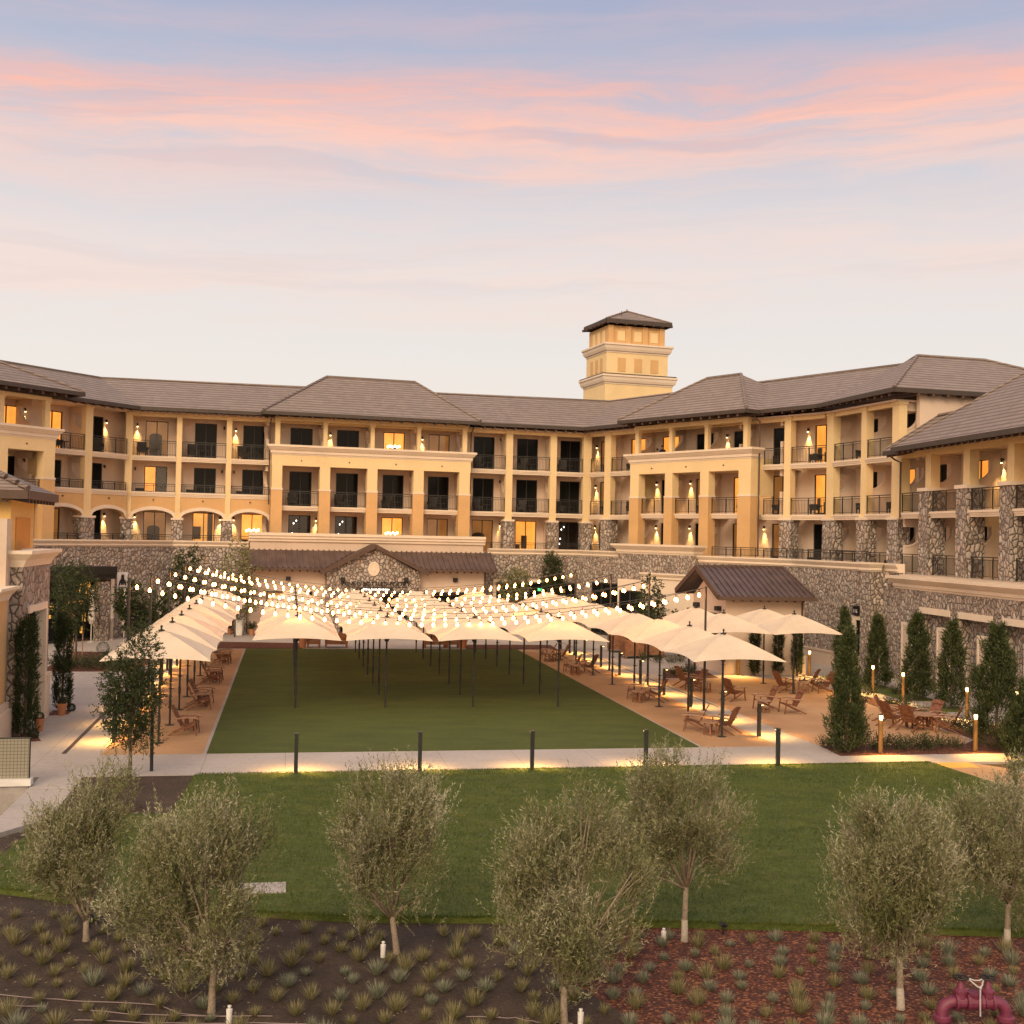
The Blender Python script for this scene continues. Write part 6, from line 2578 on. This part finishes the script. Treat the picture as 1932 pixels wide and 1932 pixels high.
mb = MB()
mb.lathe([(.042, -.1), (.042, .17), (.045, .17), (.045, .21), (.016, .215), (.016, .24), (.028, .24), (.028, .26), (.01, .265)], 12)
pv = mb.mesh('standpipe', M_PVC)
for a, b, s in ((4.08, -18.03, 'white capped standpipe beside the slim olive left of centre'), (9.0, -17.97, 'white capped standpipe in red mulch beside the whitewashed olive'),
                (6.69, -21.2, 'white capped standpipe at the bottom edge by the broad middle olive'), (1.69, -20.41, 'white capped standpipe beside the big left olive trunk')):
    o = mesh_obj('standpipe', pv, None, L(a, b, BZ0))
    tag(o, s, 'standpipe', 'white standpipes in the bed')


def hose(pts, label):
    mb = MB()
    P = [L(a, b, BZ0 + .012) for a, b in pts]
    Q = []
    for i in range(len(P) - 1):
        for k in range(6):
            s = k / 6
            v = P[i].lerp(P[i + 1], s)
            v = v + Vector((0, .02 * sin(5 * s + i * 2.2), 0))
            Q.append(v)
    Q.append(P[-1])
    mb.tube(Q, .009, 5)
    tag(mb.build('drip_hose', M_HOSE), label, 'hose', 'drip hoses on the soil')


hose([(-3.0, -18.4), (-1.74, -18.92), (-.67, -19.26), (.59, -19.61), (1.03, -20.01), (1.85, -20.23)], 'thin drip hose running from the left edge past the big left olive')
hose([(-3.0, -18.9), (-1.66, -19.29), (-.99, -19.46)], 'short drip hose end lying at the left edge of the soil')
hose([(-.5, -19.65), (.44, -19.95), (2.3, -20.25)], 'drip hose in front of the big left olive, second from the bottom')
hose([(-.5, -20.01), (.8, -20.3), (2.28, -20.48), (3.4, -20.75)], 'lowest drip hose at the bottom left of the bed')
hose([(5.1, -20.65), (5.81, -20.79), (6.09, -20.96), (6.6, -21.1)], 'drip hose near the bottom edge left of the middle olive')
for a, b, s in ((-.93, -15.95, 'small black spotlight on a spike left of the big olive'), (.52, -16.51, 'small black spotlight under the big left olive crown'), (10.2, -17.7, 'small black spotlight in the red mulch right of the whitewashed olive'), (12.9, -19.0, 'small black spotlight in red mulch behind the purple pipe')):
    t = thing('garden_spotlight', s, 'spotlight', L(a, b, BZ0), rz=a, group='black garden spotlights')
    mb = MB()
    mb.tube([(0, 0, -.05), (0, 0, .17)], .012, 6)
    mb.build('spike', M_BLACK, t)
    mb = MB()
    mb.tube([(-.09, 0, .15), (.07, 0, .22)], [.035, .05], 10)
    mb.build('head', M_BLACK, t)

# ------------------------------------------------------------------ pots, benches, planters
def pot(loc, r, h, mat, label, plant=None, cat='pot', tall=False):
    t = thing('planter_pot' if plant else 'pot', label, cat, loc)
    mb = MB()
    if tall:
        mb.hexa([(-r * .75, -r * .75, 0), (r * .75, -r * .75, 0), (r * .75, r * .75, 0), (-r * .75, r * .75, 0)], [(-r, -r, h), (r, -r, h), (r, r, h), (-r, r, h)])
        mb.box(-r * 1.06, r * 1.06, -r * 1.06, r * 1.06, h + .002, h + .07)
    else:
        mb.lathe([(r * .62, 0), (r * .9, h * .78), (r, h * .78), (r * 1.02, h), (r * .86, h), (r * .8, h * .85)], 18)
    mb.build('body', mat, t)
    if plant is not None:
        mesh_obj('plant', plant, t, (0, 0, h * .85))
    return t


def ball_mesh(seed, R, n=900, leaf=.035, mat=None):
    rng = np.random.default_rng(seed)
    q = unit(rng.normal(size=(n, 3)))
    B = q * R * rng.uniform(.75, 1, n)[:, None] + np.array([0, 0, R * .85])
    D = unit(q + rng.normal(scale=.5, size=q.shape))
    return leaf_mesh('ball', B, D, sides(rng, D), leaf, leaf * .5, rng.beta(2, 2, n), mat or M_CYPRESS)


pot(L(-5.75, 8.05), .18, .44, M_TERRA, 'terracotta pot with clipped green plant at the far side of the corner door', ball_mesh(1, .15))
pot(L(-5.85, 4.55), .18, .44, M_TERRA, 'terracotta pot with clipped green plant at the near side of the corner door', ball_mesh(2, .15))
for a, b, s, R in ((-5.6, 9.1, 'round clipped bush at the foot of the far narrow cypress', .15), (-5.75, 3.15, 'round clipped bush in front of the near narrow cypress', .17), (-7.6, 30.2, 'round clipped bush at the back of the left planter', .36)):
    tag(mesh_obj('clipped_bush', ball_mesh(int(b * 10), R, 1400), None, L(a, b)), s, 'bush', 'round clipped bushes')
fern = shrub_mesh(140, 60, .5, .2, .1)
pot(L(-.75, 42.4), .25, .9, M_WHITEPOT, 'tall square white planter beside the entrance', None, 'planter', True)
pot(L(-1.45, 42.9), .2, .42, M_TERRA, 'terracotta pot left of the tall white planter', fern)
pot(L(.05, 42.0), .2, .45, M_TERRA, 'terracotta pot right of the tall white planter', fern)
pot(L(.75, 42.6), .28, .3, M_BLACKPOT, 'dark bowl planter beside the entrance pots', fern)
pot(L(3.3, 33.7), .28, .6, M_TERRA, 'terracotta pot at the left end of the lawn seats', fern)
pot(L(13.0, 33.8), .28, .6, M_TERRA, 'terracotta pot at the right end of the lawn seats', fern)
SEAT = None
for k, (a, w, s) in enumerate(((3.95, .8, 'red brown lounge armchair at the back of the lawn, far left'), (5.3, 1.35, 'red brown wooden settee at the back of the lawn, left'), (11.3, 1.35, 'red brown wooden settee at the back of the lawn, right'), (12.4, .8, 'red brown lounge armchair at the back of the lawn, far right'))):
    t = thing('lounge_seat', s, 'bench', L(a, 34.1), rz=PSI, group='red brown lounge seats behind the lawn')
    h_ = w / 2
    mb = MB()
    mb.box(-h_, h_, -.35, .35, .22, .42)
    mb.build('seat', M_BOXWOOD, t)
    mb = MB()
    mb.box(-h_, h_, .30, .42, .42, .85)
    mb.build('backrest', M_BOXWOOD, t)
    for sx in (-1, 1):
        mb = MB()
        mb.box(sx * h_ - .08 if sx > 0 else -h_, h_ if sx > 0 else -h_ + .08, -.40, .29, .425, .62)
        mb.build('armrest', M_BOXWOOD, t)
        for y in (-.3, .26):
            mb = MB()
            mb.box(sx * (h_ - .06) - .05, sx * (h_ - .06) + .05, y - .04, y + .04, 0, .22)
            mb.build('leg', M_BOXWOOD, t)
for k, (a, b, s) in enumerate(((22.2, 28.5, 'slatted wooden planter crate nearest the right strip'), (23.6, 29.0, 'slatted wooden planter crate behind the nearest one'), (22.4, 32.0, 'slatted wooden planter crate farthest back on the right paving'))):
    t = thing('wooden_planter', s, 'planter', L(a, b), rz=PSI, group='wooden planter crates')
    mb = MB()
    for i in range(5):
        z = .18 + .17 * i
        for y in (-.55, .55):
            mb.box(-.55, .55, y - .02, y + .02, z, z + .155)
        for x in (-.57, .57):
            mb.box(x - .02, x + .02, -.53, .53, z, z + .155)
    mb.box(-.5, .5, -.5, .5, .2, .92)
    mb.build('box', M_BOXWOOD, t)
    for x in (-.5, .5):
        for y in (-.5, .5):
            mb = MB()
            mb.box(x - .05, x + .05, y - .05, y + .05, 0, .18)
            mb.build('leg', M_BOXWOOD, t)
for k, (a, b, s) in enumerate(((-9.3, 36.9, 'folded grey parasol by the shopfront pillar'), (-8.4, 38.4, 'folded grey parasol left of the bear sign pole'), (-7.3, 36.2, 'folded short grey parasol behind the young tree'), (-5.7, 40.6, 'folded grey parasol right of the second left light pole'))):
    t = thing('folded_parasol', s, 'parasol', L(a, b), group='folded grey parasols')
    mb = MB()
    mb.tube([(0, 0, 0), (0, 0, 3.2)], .035, 7)
    mb.lathe([(.2, 0), (.2, .06), (.05, .08)], 12)
    mb.build('pole', M_CONC_POST, t)
    mb = MB()
    mb.lathe([(.10, 1.1), (.22, 1.35), (.17, 2.0), (.10, 2.55), (.17, 2.65), (.08, 3.1), (.02, 3.25)], 9)
    mb.build('canopy', M_CONC_POST, t)

# signs
t = thing('bear_sign', 'white hanging sign with black standing bear on the stone wall', 'sign', FL.P(2.4, LPO - .12, 2.9), absolute=True)
mb = MB()
FL.box(mb, 2.0, 2.84, LPO - .16, LPO - .10, 2.95, 4.16)
mb.build('board', M_SIGNW, t)
mb = MB()
pr_ = [(-.86, 3.13), (-.80, 3.42), (-.68, 3.58), (-.66, 3.70), (-.68, 3.80), (-.64, 3.80), (-.62, 3.90), (-.58, 3.84), (-.53, 3.84), (-.49, 3.90), (-.47, 3.80), (-.43, 3.80), (-.45, 3.70), (-.43, 3.58), (-.31, 3.42), (-.25, 3.13), (-.38, 3.2), (-.44, 3.36), (-.46, 3.2), (-.65, 3.2), (-.67, 3.36), (-.73, 3.2)]
mb.prism(pr_, lambda p, k: FL.P(2.42 + (p[0] + .555) * 1.1, LPO - .165 - .012 * (1 - k), p[1] + .15))
for u0, u1, z in ((2.11, 2.73, 3.18), (2.22, 2.62, 3.08)):
    FL.box(mb, u0, u1, LPO - .175, LPO - .162, z, z + .055)
mb.build('emblem', M_BLACK, t)
mb = MB()
FL.box(mb, 1.97, 2.87, LPO - .10, LPO - .02, 3.9, 3.96)
mb.build('bracket', M_BLACK, t)
t = thing('number_sign', 'small black hanging number sign above the wall door', 'sign', F2.P(7.45, PO - .4, 3.0), absolute=True)
mb = MB()
F2.box(mb, 7.2, 7.75, PO - .2, PO - .15, 3.08, 3.5)
mb.build('board', M_BLACK, t)
mb = MB()
F2.box(mb, 7.15, 7.8, PO - .3, PO + .02, 3.52, 3.57)
mb.build('bracket', M_BLACK, t)
text('numerals', '116', .3, M_SIGNW, Vector(F2.P(7.47, PO - .205, 3.28)) - Vector(t['off']), (pi / 2, 0, F2.ang), .004, t)
mb = MB()
mb.lathe([(.20, -.04), (.22, .05), (.17, .12), (.02, .14)], 7)
tag(mb.build('rock', M_ROCK, loc=L(24.9, -4.9, -.02)), 'pale rock lying on dark soil by the right path', 'rock')

# ------------------------------------------------------------------ balcony furniture and guests
def wicker_mesh():
    mb = MB()
    mb.box(-.31, .31, -.31, .27, .24, .42)
    mb.box(-.31, .31, .17, .30, .421, .98)
    for s in (-1, 1):
        mb.box(s * .31 - .045, s * .31 + .045, -.31, .165, .43, .62)
        for y in (-.26, .22):
            mb.box(s * .27 - .03, s * .27 + .03, y - .03, y + .03, 0, .239)
    return mb.mesh('balcony_chair', M_WICKER)


def btable_mesh():
    mb = MB()
    mb.lathe([(.24, 0), (.24, .02), (.03, .03), (.03, .50), (.30, .51), (.30, .54)], 14)
    return mb.mesh('balcony_table', M_WICKER)


WM, BT = wicker_mesh(), btable_mesh()
FLO = {'top': ZU, 'middle': 8.75, 'terrace': ZT}
RNG = random.Random(5)
BAYS = [(FC, 'straight range', [(.6, 2.2), (4.0, 5.5), (7.4, 8.9), (10.9, 12.2), (14.3, 15.6), (17.8, 19.0), (21.2, 22.5), (24.7, 26.0), (28.2, 29.5), (31.4, 32.6)], 'tm'),
        (FL, 'left range', [(.9, 2.0), (4.3, 5.5)], 'tmg'),
        (F1, 'turning range', [(1.3, 1.8), (4.0, 5.4), (7.9, 9.0), (11.2, 12.4), (14.9, 15.9), (18.0, 18.8), (20.9, 22.0)], 'tmg'),
        (F2, 'tall end range', [(2.5, 3.2), (5.6, 6.4)], 'tmg'),
        (F3, 'near range', [(2.3, 2.9), (6.3, 6.8), (10.2, 10.7), (13.9, 14.5)], 'mg')]
for F, nm, us, lv in BAYS:
    for k, (ua, ub) in enumerate(us):
        for c, lname in (('t', 'top'), ('m', 'middle'), ('g', 'terrace')):
            if c not in lv:
                continue
            z = FLO[lname]
            if F is FC and c == 'm' and k > 2 and k < 7:
                z = 8.75
            o = mesh_obj('balcony_chair', WM, None, F.P(ua, .85, z), F.ang + RNG.uniform(-.9, .9))
            tag(o, 'dark wicker armchair, %s level of the %s, %s bay from left' % (lname, nm, ORD[k]), 'armchair', 'dark wicker balcony chairs')
            if k % 2 == 0 or F is FC:
                o = mesh_obj('balcony_table', BT, None, F.P((ua + ub) / 2, .75, z))
                tag(o, 'dark round table, %s level of the %s, %s bay from left' % (lname, nm, ORD[k]), 'table', 'dark balcony tables')


def person(loc, rz, h, label, cloth):
    """standing figure grown as one skinned surface"""
    s = h / 1.75
    J = [(0, 0, .93), (0, 0, 1.12), (0, .01, 1.34), (0, 0, 1.50), (0, -.01, 1.58), (0, -.02, 1.70),
         (.10, 0, .90), (.11, -.01, .48), (.11, .02, .06), (.12, -.12, .03), (-.10, 0, .90), (-.11, -.01, .48), (-.11, .02, .06), (-.12, -.12, .03),
         (.19, .01, 1.42), (.25, .02, 1.14), (.24, -.08, .90), (.23, -.11, .80), (-.19, .01, 1.42), (-.25, .02, 1.14), (-.24, -.08, .90), (-.23, -.11, .80)]
    Rr = [.15, .145, .165, .065, .075, .095, .095, .07, .048, .04, .095, .07, .048, .04, .065, .05, .038, .035, .065, .05, .038, .035]
    E_ = [(0, 1), (1, 2), (2, 3), (3, 4), (4, 5), (0, 6), (6, 7), (7, 8), (8, 9), (0, 10), (10, 11), (11, 12), (12, 13), (2, 14), (14, 15), (15, 16), (16, 17), (2, 18), (18, 19), (19, 20), (20, 21)]
    me = bpy.data.meshes.new('person')
    me.from_pydata([tuple(c * s for c in j) for j in J], E_, [])
    o = bpy.data.objects.new('person', me)
    COL.objects.link(o)
    md = o.modifiers.new('skin', 'SKIN')
    for v, r in zip(me.skin_vertices[0].data, Rr):
        v.radius = (r * s, r * s * .85)
    me.skin_vertices[0].data[0].use_root = True
    o.modifiers.new('sub', 'SUBSURF').render_levels = 1
    dg = bpy.context.evaluated_depsgraph_get()
    m2 = bpy.data.meshes.new_from_object(o.evaluated_get(dg))
    bpy.data.objects.remove(o)
    m2.name = 'person'
    m2.materials.clear()
    m2.materials.append(cloth)
    m2.materials.append(M_SKIN)
    for p in m2.polygons:
        c = p.center / s
        p.use_smooth = True
        if c[2] > 1.5 or (abs(c[0]) > .2 and c[2] < .92):
            p.material_index = 1
    o = bpy.data.objects.new('person', m2)
    COL.objects.link(o)
    o.location = loc
    o.rotation_euler[2] = rz
    tag(o, label, 'person', 'guests on the balcony')
    mb = MB()
    mb.lathe([(.075 * s, 1.62 * s), (.098 * s, 1.69 * s), (.09 * s, 1.76 * s), (.03 * s, 1.80 * s)], 12, (0, .015 * s, 0))
    mb.build('hair', M_HAIR, o, True, (0, 0, 0))
    return o


person(F1.P(7.35, .75, ZU), F1.ang + .3, 1.78, 'standing person in dark jacket on the top right balcony', M_CLOTHDARK)
person(F1.P(6.75, .8, ZU), F1.ang - .5, 1.58, 'smaller person in dark clothes beside the taller guest on the top right balcony', M_CLOTHDARK)

for o in bpy.data.objects:
    for k in ('abs', 'off'):
        if k in o.keys():
            del o[k]
